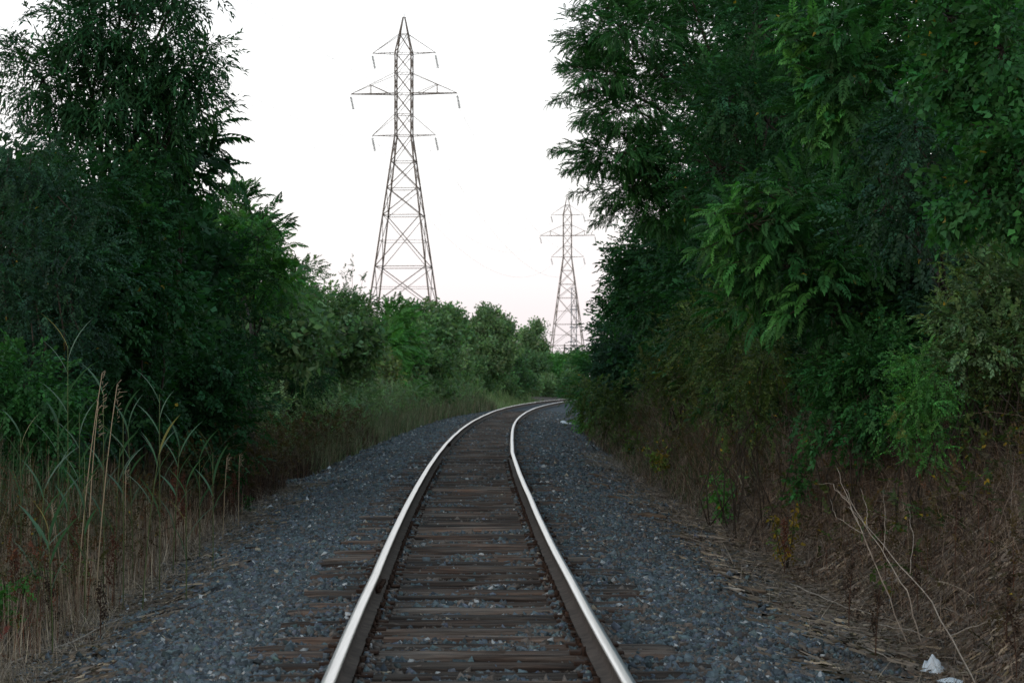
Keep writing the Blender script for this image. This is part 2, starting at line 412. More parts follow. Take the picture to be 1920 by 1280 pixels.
# ------------------------------------------------------------------ ties with plates and spikes
def tie_mesh(seed):
    r = np.random.default_rng(seed)
    L, Wd, H = 2.62 * r.uniform(.97, 1.02), 0.225 * r.uniform(.9, 1.05), 0.17
    nx, ny = 46, 9
    X, Y = np.meshgrid(np.linspace(-L / 2, L / 2, nx), np.linspace(-Wd / 2, Wd / 2, ny))
    gr = r.normal(0, 0.006, ny)[:, None] + 0.010 * vnoise(X * 1.0, Y * 14, seed, 0.9)
    Z = gr - 0.016 * (np.abs(Y) / (Wd / 2)) ** 4 - 0.012 * np.clip((np.abs(X) - L / 2 + .12) / .12, 0, 1)
    for _ in range(r.integers(1, 4)):       # long splits
        y = r.integers(1, ny - 1); a = r.integers(0, nx - 12); b = a + r.integers(8, 30); Z[y, a:b] -= 0.022
    for _ in range(2):
        cx_, w_ = r.uniform(-1.1, 1.1), r.uniform(.08, .35); sd_ = r.choice([0, ny - 1])
        k = np.exp(-((X[sd_] - cx_) / w_) ** 2); Z[sd_] -= 0.03 * k; Z[abs(sd_ - 1)] -= 0.015 * k
    Y = Y + 0.008 * vnoise(X, X * 0, seed + 5, .5)
    top = np.stack([X, Y, Z], -1).reshape(-1, 3)
    i, j = np.meshgrid(np.arange(nx - 1), np.arange(ny - 1)); b0 = (j * nx + i).ravel()
    Q = [np.stack([b0, b0 + 1, b0 + nx + 1, b0 + nx], 1)]
    ring = list(range(nx)) + [nx - 1 + nx * k for k in range(1, ny)] + [nx * (ny - 1) + k for k in range(nx - 2, -1, -1)] + [nx * k for k in range(ny - 2, 0, -1)]
    bot = top[ring].copy(); bot[:, 2] = -H; n0 = len(top); m_ = len(ring)
    rg = np.array(ring); nxr = np.roll(rg, -1); lo = n0 + np.arange(m_); lon = np.roll(lo, -1)
    Q.append(np.stack([rg, lo, lon, nxr], 1))
    return mesh_np("tie_timber", np.concatenate([top, bot]), np.concatenate(Q), None, None, [M_TIE])
TIE_M = [tie_mesh(40 + k) for k in range(8)]
b = Buf(); b.box((0, 0, .0075), (0.165, .09, .009), jit=0.002); b.box((0.088, 0, .020), (.010, .09, .006)); b.box((-0.088, 0, .020), (.010, .09, .006))
ME_PLATE = b.mesh("tie_plate", [M_IRON])
b = Buf(); b.box((0, 0, .02), (.008, .008, .020)); b.box((0.004, 0, .036), (.016, .013, .006), jit=0.002)
ME_SPIKE = b.mesh("spike", [M_IRON])
def ordinal(n):
    return f"{n}{'th' if 10 <= n % 100 <= 20 else {1: 'st', 2: 'nd', 3: 'rd'}.get(n % 10, 'th')}"
first_vis = next(i for i, d in enumerate(TIE_D) if d > 13.3)
for k, td in enumerate(TIE_D):
    v = int(R.integers(0, 8)); hz = -head(td) + random.uniform(-.012, .012)
    jx = random.uniform(-.07, .07)
    loc = (float(xc(td)), td, float(z0(td)) - random.uniform(0.0, 0.02))
    if k >= first_vis: lab = f"weathered wooden tie under the rails, {ordinal(k - first_vis + 1)} from the photo's bottom edge"
    else: lab = f"weathered wooden tie under the rails, {ordinal(first_vis - k)} below the photo's bottom edge"
    o = empty("railway_tie", loc, hz, label=lab, cat="railway tie", group="wooden ties under the rails")
    t = link("timber", TIE_M[v], o, (jx, 0, 0))
    if td < 48:
        for s in (-1, 1):
            pl = link("tie_plate", ME_PLATE, o, (s * .75 + float(dev(s, td)), 0, -0.003 - random.uniform(0, .006)))
            for (a, bb, rr) in ((.098, .05, pi), (-.098, -.05, 0)):
                if random.random() < .9: link("spike", ME_SPIKE, pl, (a, bb, random.uniform(0.0, .012)), rr)

# ------------------------------------------------------------------ foliage templates
def leafq(base, dirn, side, nrm, L, Wd, fold=0.25, droop=0.15):
    base = np.array(base, float); mid = base + dirn * L * 0.42
    tip = base + dirn * L - np.array([0, 0, 1]) * droop * L
    return [base, mid + side * Wd / 2 + nrm * fold * Wd, tip, mid - side * Wd / 2 + nrm * fold * Wd]
def unit(v): v = np.array(v, float); return v / np.linalg.norm(v)
def tpl_frond(seed, pairs=7, ll=0.30, lw=0.12, droop=0.20, ang=62):
    """one pinnate leaf, unit length along x"""
    r = np.random.default_rng(seed); V = []; Cc = []
    f = lambda t: np.array([t * 0.95, 0, 0.10 * sin(t * 2.2) - droop * t * t])
    for k in range(pairs):
        t = 0.18 + 0.80 * k / (pairs - 1); p = f(t); tg = unit(f(t + .02) - f(t - .02))
        env = sin(pi * (0.2 + 0.72 * t)) ** .5
        for s in (-1, 1):
            a = radians(ang - 22 * t + r.uniform(-7, 7)); dn = unit(tg * cos(a) + np.array([0, s, 0]) * sin(a) + np.array([0, 0, -0.18 + r.uniform(-.12, .12)]))
            sd = unit(np.cross(dn, [0, 0, 1])); nr = unit(np.cross(sd, dn)); V += leafq(p, dn, sd, nr, ll * env * r.uniform(.85, 1.1), lw, .22, .22); Cc += [r.uniform(.85, 1.15)] * 4
    p = f(1.0); tg = unit(f(1) - f(.9)); V += leafq(p, tg, np.array([0, 1, 0]), np.array([0, 0, 1]), ll * .8, lw, .2, .3); Cc += [1.1] * 4
    a, b_ = f(0), f(1.0); w = .008; V += [a + [0, w, 0], b_ + [0, w * .4, 0], b_ - [0, w * .4, 0], a - [0, w, 0]]; Cc += [0.7] * 4
    return np.array(V), np.array(Cc)
def tpl_sprig(seed, n=9, ll=0.34, lw=0.19, spread=60, droop=0.2, fold=.2):
    """a twig with alternate simple leaves, unit length along x"""
    r = np.random.default_rng(seed); V = []; Cc = []
    f = lambda t: np.array([t, 0.06 * sin(t * 5 + seed), 0.05 * sin(4 * t) - droop * t * t])
    for k in range(n):
        t = 0.12 + 0.88 * k / (n - 1); p = f(t); s = 1 if k % 2 else -1
        a = radians(spread * r.uniform(.6, 1.15)) * (1 - .5 * t); roll = r.uniform(-.9, .9)
        dn = unit(np.array([cos(a), s * sin(a) * cos(roll), sin(a) * sin(roll) - .1])); sd = unit(np.cross(dn, unit([r.normal(0, .35), r.normal(0, .35), 1]))); nr = unit(np.cross(sd, dn))
        V += leafq(p, dn, sd, nr, ll * r.uniform(.7, 1.15), lw * r.uniform(.8, 1.1), fold, droop * .6 + .05); Cc += [r.uniform(.8, 1.2)] * 4
    a, b_ = f(0), f(1.0); w = .009; V += [a + [0, w, 0], b_ + [0, w * .3, 0], b_ - [0, w * .3, 0], a - [0, w, 0]]; Cc += [0.6] * 4
    return np.array(V), np.array(Cc)
def tpl_tuft(seed, n=7, ll=0.5, lw=0.24):
    """a small ball of leaves for far crowns"""
    r = np.random.default_rng(seed); V = []; Cc = []
    for k in range(n):
        p = r.normal(0, .32, 3); dn = unit(r.normal(0, 1, 3) + [0.5, 0, .1]); sd = unit(np.cross(dn, r.normal(0, 1, 3))); nr = unit(np.cross(sd, dn))
        V += leafq(p, dn, sd, nr, ll * r.uniform(.7, 1.2), lw, .15, .1); Cc += [r.uniform(.75, 1.25)] * 4
    return np.array(V), np.array(Cc)
TPL = {
    'frond': [tpl_frond(s, 7 + s % 3) for s in range(5)],
    'locust': [tpl_frond(20 + s, 9, 0.19, 0.095, .25, 70) for s in range(4)],
    'lance': [tpl_sprig(30 + s, 9, .42, .11, 55, .45, .15) for s in range(5)],
    'ovate': [tpl_sprig(40 + s, 9, .30, .19, 62, .2) for s in range(5)],
    'heart': [tpl_sprig(50 + s, 6, .40, .34, 70, .4, .12) for s in range(5)],
    'small': [tpl_sprig(60 + s, 13, .19, .11, 66, .15) for s in range(5)],
    'tuft': [tpl_tuft(70 + s) for s in range(5)],
}
def place(buf, kind, P, Dn, sc, colr, roll=0.32):
    """put one template at each point P, turned along Dn"""
    n = len(P)
    if n == 0: return
    which = R.integers(0, len(TPL[kind]), n)
    Dn = Dn / (np.linalg.norm(Dn, axis=1, keepdims=True) + 1e-9)
    up = np.array([0, 0, 1.0]) + R.normal(0, roll, (n, 3))
    y = np.cross(up, Dn); y /= np.linalg.norm(y, axis=1, keepdims=True) + 1e-9; z = np.cross(Dn, y)
    lv, yl = LEAFVAR
    for k, (Vt, Ct) in enumerate(TPL[kind]):
        s = which == k; m_ = int(s.sum())
        if not m_: continue
        v = P[s][:, None] + sc[s][:, None, None] * (Vt[None, :, 0:1] * Dn[s][:, None] + Vt[None, :, 1:2] * y[s][:, None] + Vt[None, :, 2:3] * z[s][:, None])
        c = colr[s][:, None, :] * Ct[None, :, None]
        nv = len(Vt); q4 = nv // 4
        c = c.reshape(m_, q4, 4, 3) * (1 + lv * R.uniform(-1, 1, (m_, q4, 1, 1)))
        if yl:
            ym = R.random((m_, q4)) < yl; c[ym] = (np.array((.34, .24, .03)) * R.uniform(.4, 1.1, (int(ym.sum()), 1)))[:, None, :]
        Qs = (np.arange(nv).reshape(-1, 4)[None] + (np.arange(m_) * nv)[:, None, None]).reshape(-1, 4)
        buf.add(v.reshape(-1, 3), Qs, None, c.reshape(-1, 3))

GREENS = {
    'rust': (0.15, 0.05, 0.028),
    'hazed_mid': (0.10, 0.19, 0.085), 'hazed_deep': (0.068, 0.140, 0.066), 'hazed_olive': (0.13, 0.185, 0.075),  # paler far foliage, with distance haze and sky light painted into the leaf colour
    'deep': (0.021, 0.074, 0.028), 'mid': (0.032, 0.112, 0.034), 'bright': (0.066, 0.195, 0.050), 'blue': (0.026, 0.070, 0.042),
    'yellow': (0.095, 0.150, 0.035), 'olive': (0.060, 0.095, 0.030), 'silver': (0.135, 0.225, 0.11), 'brown': (0.075, 0.055, 0.028),  # silver lightened as well, open-sky light on far crowns painted in
}
LEAFVAR = [.22, 0.0]
def leaf_cols(n, key, yel=0.0):
    c = np.array(GREENS[key])[None] * R.uniform(.65, 1.4, (n, 1)) * (1 + R.normal(0, .09, (n, 3)))
    LEAFVAR[1] = yel * .5
    if yel > .15:
        s = R.random(n) < yel; c[s] = np.array((0.20, 0.14, 0.025)) * R.uniform(.4, 1.1, (s.sum(), 1))
    return np.clip(c, 0.004, 0.6)

def crown(buf, lobes, kind, key, size, dens=1.0, yel=0.0, droop=0.15, cl=0.30, clumps=None):
    """lobes: (x, y, z, rx, ry, rz). sprays of leaves gathered in clumps on and inside each lobe"""
    nodes = []
    for (x, y, z, rx, ry, rz) in lobes:
        c = np.array([x, y, z]); r = np.array([rx, ry, rz]); area = (rx * rz + ry * rz + rx * ry) * 4
        rc = max(size * 1.1, cl * float(np.cbrt(rx * ry * rz)))
        K = clumps or int(np.clip(area / (rc * rc * 1.9), 8, 360))
        g = R.normal(0, 1, (K, 3)); g /= np.linalg.norm(g, axis=1, keepdims=True)
        rad = R.uniform(.35, 1.05, (K, 1)) ** .6
        cc = c + g * r * rad
        per = np.maximum(3, (dens * 10.5 * (rc / size) ** 2 * R.uniform(.5, 1.4, K)).astype(int))
        idx = np.repeat(np.arange(K), per); n = len(idx)
        off = R.normal(0, 1, (n, 3)); off /= np.linalg.norm(off, axis=1, keepdims=True); off *= (R.random((n, 1)) ** .4) * rc * np.array([1, 1, .62])
        P = cc[idx] + off
        Dn = 0.8 * off / rc + 0.9 * g[idx] + R.normal(0, .45, (n, 3)); Dn[:, 2] += 0.10 - droop
        tint = R.uniform(.75, 1.25, K)[idx][:, None]
        place(buf, kind, P, Dn, size * R.uniform(.65, 1.25, n), leaf_cols(n, key, yel) * tint)
        nodes.append((c, cc))
    return nodes

def limb(buf, a, b_, r0, r1, n=5, wob=0.06, sides=6):
    a = np.array(a, float); b_ = np.array(b_, float); L = np.linalg.norm(b_ - a)
    t = np.linspace(0, 1, n)[:, None]; P = a + (b_ - a) * t; P[1:-1] += R.normal(0, wob * L / n, (n - 2, 3)); P[:, 2] += (np.sin(t[:, 0] * pi) * 0.06 * L)
    buf.tube(P, np.linspace(r0, r1, n), sides)

NPLANT = {}
def tree(name, label, cat, group, base, lobes, kind, key, size, dens=1.0, yel=0.0, droop=.15, trunk=0.14, cl=.30, lean=0.0, extra=None):
    """base: (px, distance) on the ground; lobes: (px, py, distance, half width px, half height px, depth m)"""
    bx = (base[0] - 960) / FPX * base[1]; by = base[1]; bz = ground_at(bx, by) - 0.05
    o = empty(name, (bx, by, bz), label=label, cat=cat, group=group)
    L = []
    for (x, y, d, hw, hh, dp) in lobes:
        c = px(x, y, d); L.append((c[0] - bx, c[1] - by, c[2] - bz, hw / FPX * d, dp, hh / FPX * d))
    cb = Buf(); nodes = crown(cb, L, kind, key, size, dens, yel, droop, cl)
    tb = Buf()
    top = max(L, key=lambda q: q[2]); zt = top[2]
    hub = np.array([np.mean([q[0] for q in L]) * .5, np.mean([q[1] for q in L]) * .5, zt * .55])
    if cat == 'tree':
        n = 9; t = np.linspace(0, 1, n)
        P = np.stack([hub[0] * t ** 1.3 + R.normal(0, .04, n) * t, hub[1] * t + R.normal(0, .04, n) * t, t * hub[2]], 1); rr = trunk * (1 - .5 * t); rr[0] *= 1.35
        tb.tube(P, rr, 9)
        for (c, cc) in nodes:
            s = P[R.integers(n // 2, n)]; limb(tb, s, c, trunk * .3, trunk * .10, 6)
            for q in cc[R.permutation(len(cc))[:14]]: limb(tb, c + (q - c) * .05, q, trunk * .08, trunk * .02, 5, .25, 4)
    else:
        sk = []
        for (c, cc), l in zip(nodes, L):
            for q in cc[R.permutation(len(cc))[:4]]:
                q = c + (q - c) * .6; s = np.array([R.normal(0, .15) + c[0] * .8, R.normal(0, .15) + c[1] * .8, 0.0]); limb(tb, s, q, trunk * .22, trunk * .07, 6, .3, 4)
            h = c[2] - l[5] * .5
            k = int(h / (l[5] * 1.1)) if h > 0.25 else 0
            for j in [q for q in range(k) if (group != GS or (q + .5) / k > .62) and (group != GL or (q + .5) / k > .3)]: sk.append((c[0] + R.normal(0, .1), c[1] + R.normal(0, .15), h * (j + .5) / k, l[3] * .9, l[4] * .9, max(.3, h / k * .75)))
        if sk: crown(cb, sk, kind, key, size, dens * .55, yel, droop, cl)
    link("trunk" if cat == 'tree' else "stems", tb.mesh("trunk", [M_BARK], True), o)
    if extra: extra(cb, bx, by, bz)
    link("crown" if cat == 'tree' else "foliage", cb.mesh("crown", [M_LEAF]), o)
    return o

exec_veg = True
# ------------------------------------------------------------------ right side trees
GR = "trees along the right bank"; GL = "trees and bushes along the left side"; GS = "shrubs on the right bank"; GF = "bushes beyond the left verge"
def spray_extra(tips, kind, key, size, k=26, thick=.02):
    """thin boughs reaching out of the crown, with leaf sprays along them: (from px,py,d) to (px,py,d)"""
    def f(cb, bx, by, bz):
        for (a, b_) in tips:
            A = px(*a) - [bx, by, bz]; B = px(*b_) - [bx, by, bz]; L = np.linalg.norm(B - A)
            t = R.random(k) ** .8; P = A + (B - A) * t[:, None] + R.normal(0, .05 * L + size * .25, (k, 3)) * (1.1 - t[:, None])
            Dn = (B - A)[None] / L + R.normal(0, .55, (k, 3)); Dn[:, 2] -= .1
            place(cb, kind, P, Dn, size * R.uniform(.6, 1.1, k) * (1.1 - .3 * t), leaf_cols(k, key))
            cb.tube(np.linspace(A, B, 5), np.linspace(thick, thick * .25, 5), 4, (0.05, .04, .03))
    return f

tree("honey_locust_tree", "tall feathery tree leaning out over the track at upper right", "tree", GR, (1490, 50),
     [(1175, 60, 47.0, 105, 50, 1.6), (1120, 145, 47.0, 60, 30, 1.2), (1290, -30, 48.0, 190, 70, 2.4), (1190, 205, 48.0, 100, 42, 1.5), (1290, 130, 49.0, 70, 42, 1.6),
      (1160, 290, 48.0, 85, 30, 1.3), (1260, 300, 49.0, 90, 60, 1.8), (1190, 350, 49.0, 60, 28, 1.1), (1240, 390, 50.0, 60, 45, 1.4), (1400, 60, 51.0, 160, 120, 2.4), (1450, 260, 51.0, 150, 120, 2.2)],
     'locust', 'mid', 0.28, 1.5, droop=.1, trunk=.2, cl=.34,
     extra=spray_extra([((1150, 60, 47), (1048, 62, 46)), ((1120, 165, 47), (1032, 190, 46)), ((1150, 285, 48), (1030, 282, 46)), ((1160, 300, 48), (1055, 322, 47)), ((1180, 350, 49), (1072, 362, 48)),
                        ((1190, 370, 49), (1122, 392, 48)), ((1180, 380, 49), (1108, 424, 48)), ((1180, 10, 47), (1062, 20, 46)), ((1130, 130, 47), (1050, 122, 46)), ((1140, 210, 47), (1075, 232, 46))], 'locust', 'mid', .24, 95))
tree("broadleaf_tree", "dense dark green tree behind the leaning feathery one, its crown low", "tree", GR, (1330, 66),
     [(1271, 470, 66.0, 100, 60, 2), (1236, 560, 66.0, 90, 70, 2), (1336, 560, 62.0, 110, 110, 2.4), (1216, 500, 66.0, 55, 60, 1.5), (1416, 440, 60.0, 120, 110, 2.2)], 'ovate', 'deep', .45, 1.0, trunk=.2)
tree("broadleaf_tree", "mid green tree at the right edge of the sky, beside the far tower", "tree", GR, (1190, 88),
     [(1188, 600, 88.0, 55, 60, 1.8), (1168, 660, 88, 42, 45, 1.8), (1156, 700, 88, 32, 32, 1.5), (1238, 640, 84.0, 70, 70, 2), (1198, 530, 86.0, 42, 50, 1.6)], 'ovate', 'mid', .55, 1.0, trunk=.16)
tree("broadleaf_tree", "small leaved tree with hanging vines right of the leaning tree", "tree", GR, (1400, 38),
     [(1370, 190, 38.0, 85, 80, 1.4), (1350, 320, 38.0, 75, 80, 1.3), (1430, 380, 37.0, 85, 90, 1.4), (1440, 230, 38.0, 90, 110, 1.5), (1420, 60, 39.0, 90, 80, 1.4)], 'small', 'deep', .42, 1.1, .004, trunk=.16)
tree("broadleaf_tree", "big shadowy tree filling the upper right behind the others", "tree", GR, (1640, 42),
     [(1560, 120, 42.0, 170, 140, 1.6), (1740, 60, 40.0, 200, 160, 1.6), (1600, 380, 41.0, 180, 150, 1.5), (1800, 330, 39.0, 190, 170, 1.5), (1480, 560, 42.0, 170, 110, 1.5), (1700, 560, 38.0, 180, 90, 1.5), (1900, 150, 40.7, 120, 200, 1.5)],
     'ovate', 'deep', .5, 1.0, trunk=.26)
tree("sumac_tree", "large fern leaved tree reaching out at mid height on the right", "tree", GR, (1640, 31),
     [(1410, 420, 27.0, 85, 55, .55), (1500, 370, 27.0, 75, 40, .5), (1480, 500, 27.5, 110, 60, .7), (1580, 450, 28.0, 100, 70, .7), (1430, 560, 28.0, 80, 40, .5), (1570, 580, 28.0, 90, 50, .6)],
     'frond', 'mid', .28, 1.15, .004, .06, trunk=.08, cl=.40,
     extra=spray_extra([((1400, 430, 27), (1312, 470, 26.6)), ((1420, 400, 27), (1330, 400, 26.6)), ((1470, 380, 27), (1395, 345, 26.6)), ((1430, 480, 27), (1345, 500, 26.6)), ((1520, 560, 27), (1440, 620, 26.5))], 'frond', 'bright', .30, 26, .012))
tree("sumac_tree", "fern leaved tree hanging down at the top right, tips pale green", "tree", GR, (1760, 30),
     [(1560, 60, 25.0, 75, 55, .5), (1610, 150, 25.0, 85, 60, .6), (1570, 220, 25.0, 50, 40, .4), (1680, 60, 25.5, 90, 80, .6), (1640, -40, 26.0, 120, 60, .7), (1660, 230, 26.0, 80, 70, .6)],
     'frond', 'mid', .28, 1.15, .004, .06, trunk=.07, cl=.36,
     extra=spray_extra([((1540, 60, 25), (1482, 30, 24.6)), ((1560, 100, 25), (1465, 62, 24.6)), ((1560, 150, 25), (1482, 110, 24.6)), ((1560, 180, 25), (1505, 165, 24.6)), ((1560, 230, 25), (1520, 262, 24.6)), ((1600, 210, 25), (1545, 225, 24.6))], 'frond', 'bright', .28, 20, .01))
tree("vine_covered_tree", "slender tree wrapped in small dark blue-green vine leaves on the right", "tree", GR, (1800, 28),
     [(1715, 240, 24.0, 55, 60, .45), (1690, 330, 24.0, 60, 60, .45), (1745, 300, 24.0, 50, 80, .4), (1650, 400, 24.0, 55, 60, .4), (1720, 410, 24.0, 60, 50, .4)], 'small', 'blue', .30, 1.2, trunk=.08)
tree("mulberry_tree", "broad leaved tree cut off by the top right edge", "tree", GR, (2080, 25),
     [(1880, 90, 20.0, 60, 100, .5), (1860, 240, 20.0, 70, 75, .5), (1840, 370, 20.0, 75, 60, .5), (1780, 30, 20.5, 80, 55, .4), (1930, 330, 19.5, 60, 110, .5), (1770, 130, 20.5, 50, 50, .35)], 'heart', 'mid', .17, 1.2, .006, .25, trunk=.10)
tree("mulberry_bush", "dark broad leaved bush between the fern tree and the right edge", "bush", GS, (1790, 28.5),
     [(1740, 470, 28.1, 90, 55, .6), (1700, 560, 28.8, 90, 60, .6), (1830, 500, 26.9, 90, 60, .6), (1800, 590, 27.5, 100, 50, .6)], 'heart', 'blue', .20, 1.1, .01, .3, trunk=.1)
tree("honeysuckle_bush", "light yellow-green bush with upright twigs at the right edge", "bush", GS, (1860, 24.1),
     [(1840, 520, 23.4, 55, 45, .35), (1890, 480, 23.4, 50, 45, .3), (1820, 590, 23.4, 70, 45, .4), (1900, 570, 23.4, 50, 60, .4)], 'ovate', 'silver', .17, .9, .012, -.35, trunk=.07,
     extra=spray_extra([((1830, 520, 23.4), (1762, 500, 23)), ((1850, 500, 23.4), (1790, 455, 23)), ((1880, 480, 23.4), (1905, 415, 23)), ((1830, 560, 23.4), (1755, 548, 23)), ((1870, 490, 23.4), (1852, 430, 23))], 'ovate', 'yellow', .15, 16, .006))
tree("leafy_shrub", "bright green shrub trailing onto the dry grass at the right", "bush", GS, (1735, 23.2),
     [(1735, 690, 22.5, 38, 40, .25), (1720, 750, 22.5, 28, 36, .2), (1760, 720, 22.5, 35, 40, .25)], 'small', 'bright', .16, 1.0, .0, .1, trunk=.05,
     extra=spray_extra([((1715, 770, 22.3), (1680, 820, 21.6)), ((1705, 760, 22.3), (1672, 785, 21.8))], 'ovate', 'yellow', .13, 7, .004))
tree("goldenrod_shrub", "fine leaved green shrub under the gap of shadow at right", "bush", GS, (1640, 28.8),
     [(1620, 660, 27.9, 60, 45, .5), (1660, 620, 27.9, 50, 40, .4), (1580, 700, 27.9, 45, 40, .4), (1690, 660, 27.9, 60, 50, .4)], 'small', 'mid', .26, 1.0, .0, -.35, trunk=.06)
tree("leafy_shrub", "low tangled shrub below the bright one, edging the dry bank", "bush", GS, (1830, 24.3),
     [(1810, 690, 23.6, 70, 50, .5), (1880, 650, 23.6, 60, 60, .5), (1900, 730, 23.6, 60, 50, .4)], 'small', 'olive', .20, .8, .006, -.1, trunk=.06)
tree("dense_shrub", "mixed green shrub in front of the trunks, left of the shaded hollow", "bush", GS, (1400, 32),
     [(1340, 622, 32, 60, 50, .7), (1410, 642, 31, 60, 55, .7), (1380, 572, 33, 60, 50, .7), (1450, 677, 29, 50, 45, .5)], 'small', 'olive', .24, 1.0, .01, trunk=.06)
tree("dense_shrub", "leafy shrub right of the shaded hollow, above the dead grass", "bush", GS, (1600, 27),
     [(1560, 690, 27, 50, 45, .5), (1620, 690, 26.5, 50, 50, .5), (1660, 665, 26.5, 50, 50, .5), (1790, 715, 25, 60, 45, .4)], 'ovate', 'mid', .20, 1.0, .005, trunk=.06)
tree("dense_shrub", "dark shrub in deep shade below the fern leaved tree", "bush", GS, (1480, 39.7),
     [(1430, 670, 38.5, 80, 60, .8), (1520, 690, 38.5, 90, 70, .8), (1440, 715, 38.5, 70, 50, .6), (1350, 620, 38.5, 80, 70, .8)], 'ovate', 'deep', .30, 1.0, .004, trunk=.08)
tree("dense_shrub", "tangled green shrub right of the rails, yellow leaves scattered through it", "bush", GS, (1310, 52.2),
     [(1270, 662, 50.6, 70, 60, .8), (1330, 694, 50.6, 75, 55, .7), (1240, 712, 50.6, 50, 45, .6), (1290, 737, 50.6, 60, 40, .6)], 'small', 'olive', .30, 1.0, .03, trunk=.07)
tree("dense_shrub", "rounded blue-green shrub low on the right bank before the bend", "bush", GS, (1180, 78.3),
     [(1165, 652, 75.2, 60, 45, 1.2), (1200, 712, 75.2, 60, 45, 1.0), (1150, 722, 75.2, 40, 40, .9), (1230, 612, 75.2, 60, 60, 1.2)], 'ovate', 'blue', .36, 1.0, .0, trunk=.08)
tree("dense_shrub", "bush leaning to the rails where they vanish round the bend", "bush", GS, (1100, 99.0),
     [(1118, 700, 95.0, 34, 42, 1.5), (1105, 735, 95.0, 24, 28, 1.3), (1135, 745, 95.0, 34, 30, 1.3)], 'ovate', 'mid', .42, 1.1, .0, trunk=.08)
tree("leafy_shrub", "brownish green brambles at the foot of the right bank, mid distance", "bush", GS, (1150, 66),
     [(1130, 762, 63.4, 36, 32, .8), (1180, 772, 63.4, 45, 34, .8), (1105, 737, 63.4, 26, 26, .9)], 'small', 'olive', .34, .8, .01, trunk=.05)

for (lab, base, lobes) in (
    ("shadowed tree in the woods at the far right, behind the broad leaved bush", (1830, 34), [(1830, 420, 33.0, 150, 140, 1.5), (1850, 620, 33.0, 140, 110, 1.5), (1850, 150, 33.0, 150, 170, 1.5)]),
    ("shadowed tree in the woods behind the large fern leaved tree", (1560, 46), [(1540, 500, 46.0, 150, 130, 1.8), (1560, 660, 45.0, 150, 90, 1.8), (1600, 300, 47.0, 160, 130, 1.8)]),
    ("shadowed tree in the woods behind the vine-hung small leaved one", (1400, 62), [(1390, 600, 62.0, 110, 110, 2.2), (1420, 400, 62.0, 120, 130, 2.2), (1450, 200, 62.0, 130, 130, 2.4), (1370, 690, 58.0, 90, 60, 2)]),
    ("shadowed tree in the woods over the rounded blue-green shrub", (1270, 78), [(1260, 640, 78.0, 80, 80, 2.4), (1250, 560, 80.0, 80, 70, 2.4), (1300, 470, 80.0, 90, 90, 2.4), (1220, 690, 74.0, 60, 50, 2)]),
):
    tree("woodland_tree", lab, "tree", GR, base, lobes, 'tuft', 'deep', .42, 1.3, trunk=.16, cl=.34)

# ------------------------------------------------------------------ left side trees
tree("willow_tree", "tall tree with narrow drooping leaves at the top left", "tree", GL, (170, 37),
     [(155, 60, 34.0, 75, 70, 1.1), (250, 30, 34.0, 100, 80, 1.2), (80, 150, 34.0, 75, 70, 1.0), (200, 160, 34.0, 110, 65, 1.2), (290, 130, 34.0, 55, 50, .8), (150, 260, 34.0, 110, 60, 1.1), (270, 250, 34.0, 75, 60, .9), (225, -60, 34.0, 110, 60, 1.3), (330, -10, 34, 45, 40, .7), (335, 135, 34, 40, 32, .5), (380, 115, 34, 26, 18, .35), (345, 185, 34, 35, 22, .4)],
     'lance', 'deep', .32, 1.0, droop=.08, trunk=.16, cl=.27,
     extra=spray_extra([((280, 150, 34), (425, 75, 33.5)), ((290, 130, 34), (400, 110, 33.6)), ((290, 170, 34), (385, 150, 33.6)), ((70, 120, 34), (8, 55, 33.6)), ((80, 110, 34), (20, 95, 33.6)), ((320, 0, 34), (372, 12, 33.8)), ((300, 100, 34), (330, 62, 34))], 'lance', 'deep', .36, 22, .014))
tree("sumac_tree", "fern leaved tree with ragged fronds right of the tall left one", "tree", GL, (330, 38),
     [(330, 290, 36.0, 50, 55, .6), (350, 350, 36.0, 45, 45, .6), (300, 360, 36.0, 60, 60, .7)], 'frond', 'deep', .5, .9, .0, .2, trunk=.09, cl=.36,
     extra=spray_extra([((350, 260, 36), (404, 222, 35.8)), ((350, 280, 36), (412, 262, 35.8)), ((350, 300, 36), (414, 300, 35.8)), ((350, 330, 36), (412, 335, 35.8)), ((330, 250, 36), (362, 212, 35.8))], 'frond', 'deep', .42, 8, .012))
tree("dense_bush", "tall bushy mass of tiny dark leaves at the left edge", "bush", GL, (40, 30.0),
     [(40, 300, 30.0, 75, 60, .7), (90, 380, 30.0, 80, 70, .8), (20, 470, 28.8, 80, 90, .8), (110, 500, 28.8, 85, 80, .8), (50, 590, 28.2, 90, 60, .7)], 'small', 'blue', .28, 1.05, .003, trunk=.12)
tree("dense_bush", "bush of round dark leaves below the tall left tree", "bush", GL, (230, 33.0),
     [(170, 360, 31.9, 75, 60, .8), (230, 440, 31.9, 80, 70, .8), (180, 540, 30.7, 85, 65, .8), (270, 540, 31.9, 70, 70, .8), (240, 350, 33.0, 60, 60, .7)], 'ovate', 'deep', .28, 1.05, .006, trunk=.12)
tree("dense_bush", "broad dark bush between the reeds and the fern leaved trees", "bush", GL, (380, 43.2),
     [(340, 450, 42.0, 75, 60, .9), (410, 520, 42.0, 80, 75, 1.0), (330, 590, 39.6, 90, 60, .9), (440, 620, 40.8, 80, 65, .9), (250, 640, 41.9, 80, 50, .8)], 'small', 'deep', .34, 1.05, .0, trunk=.12)
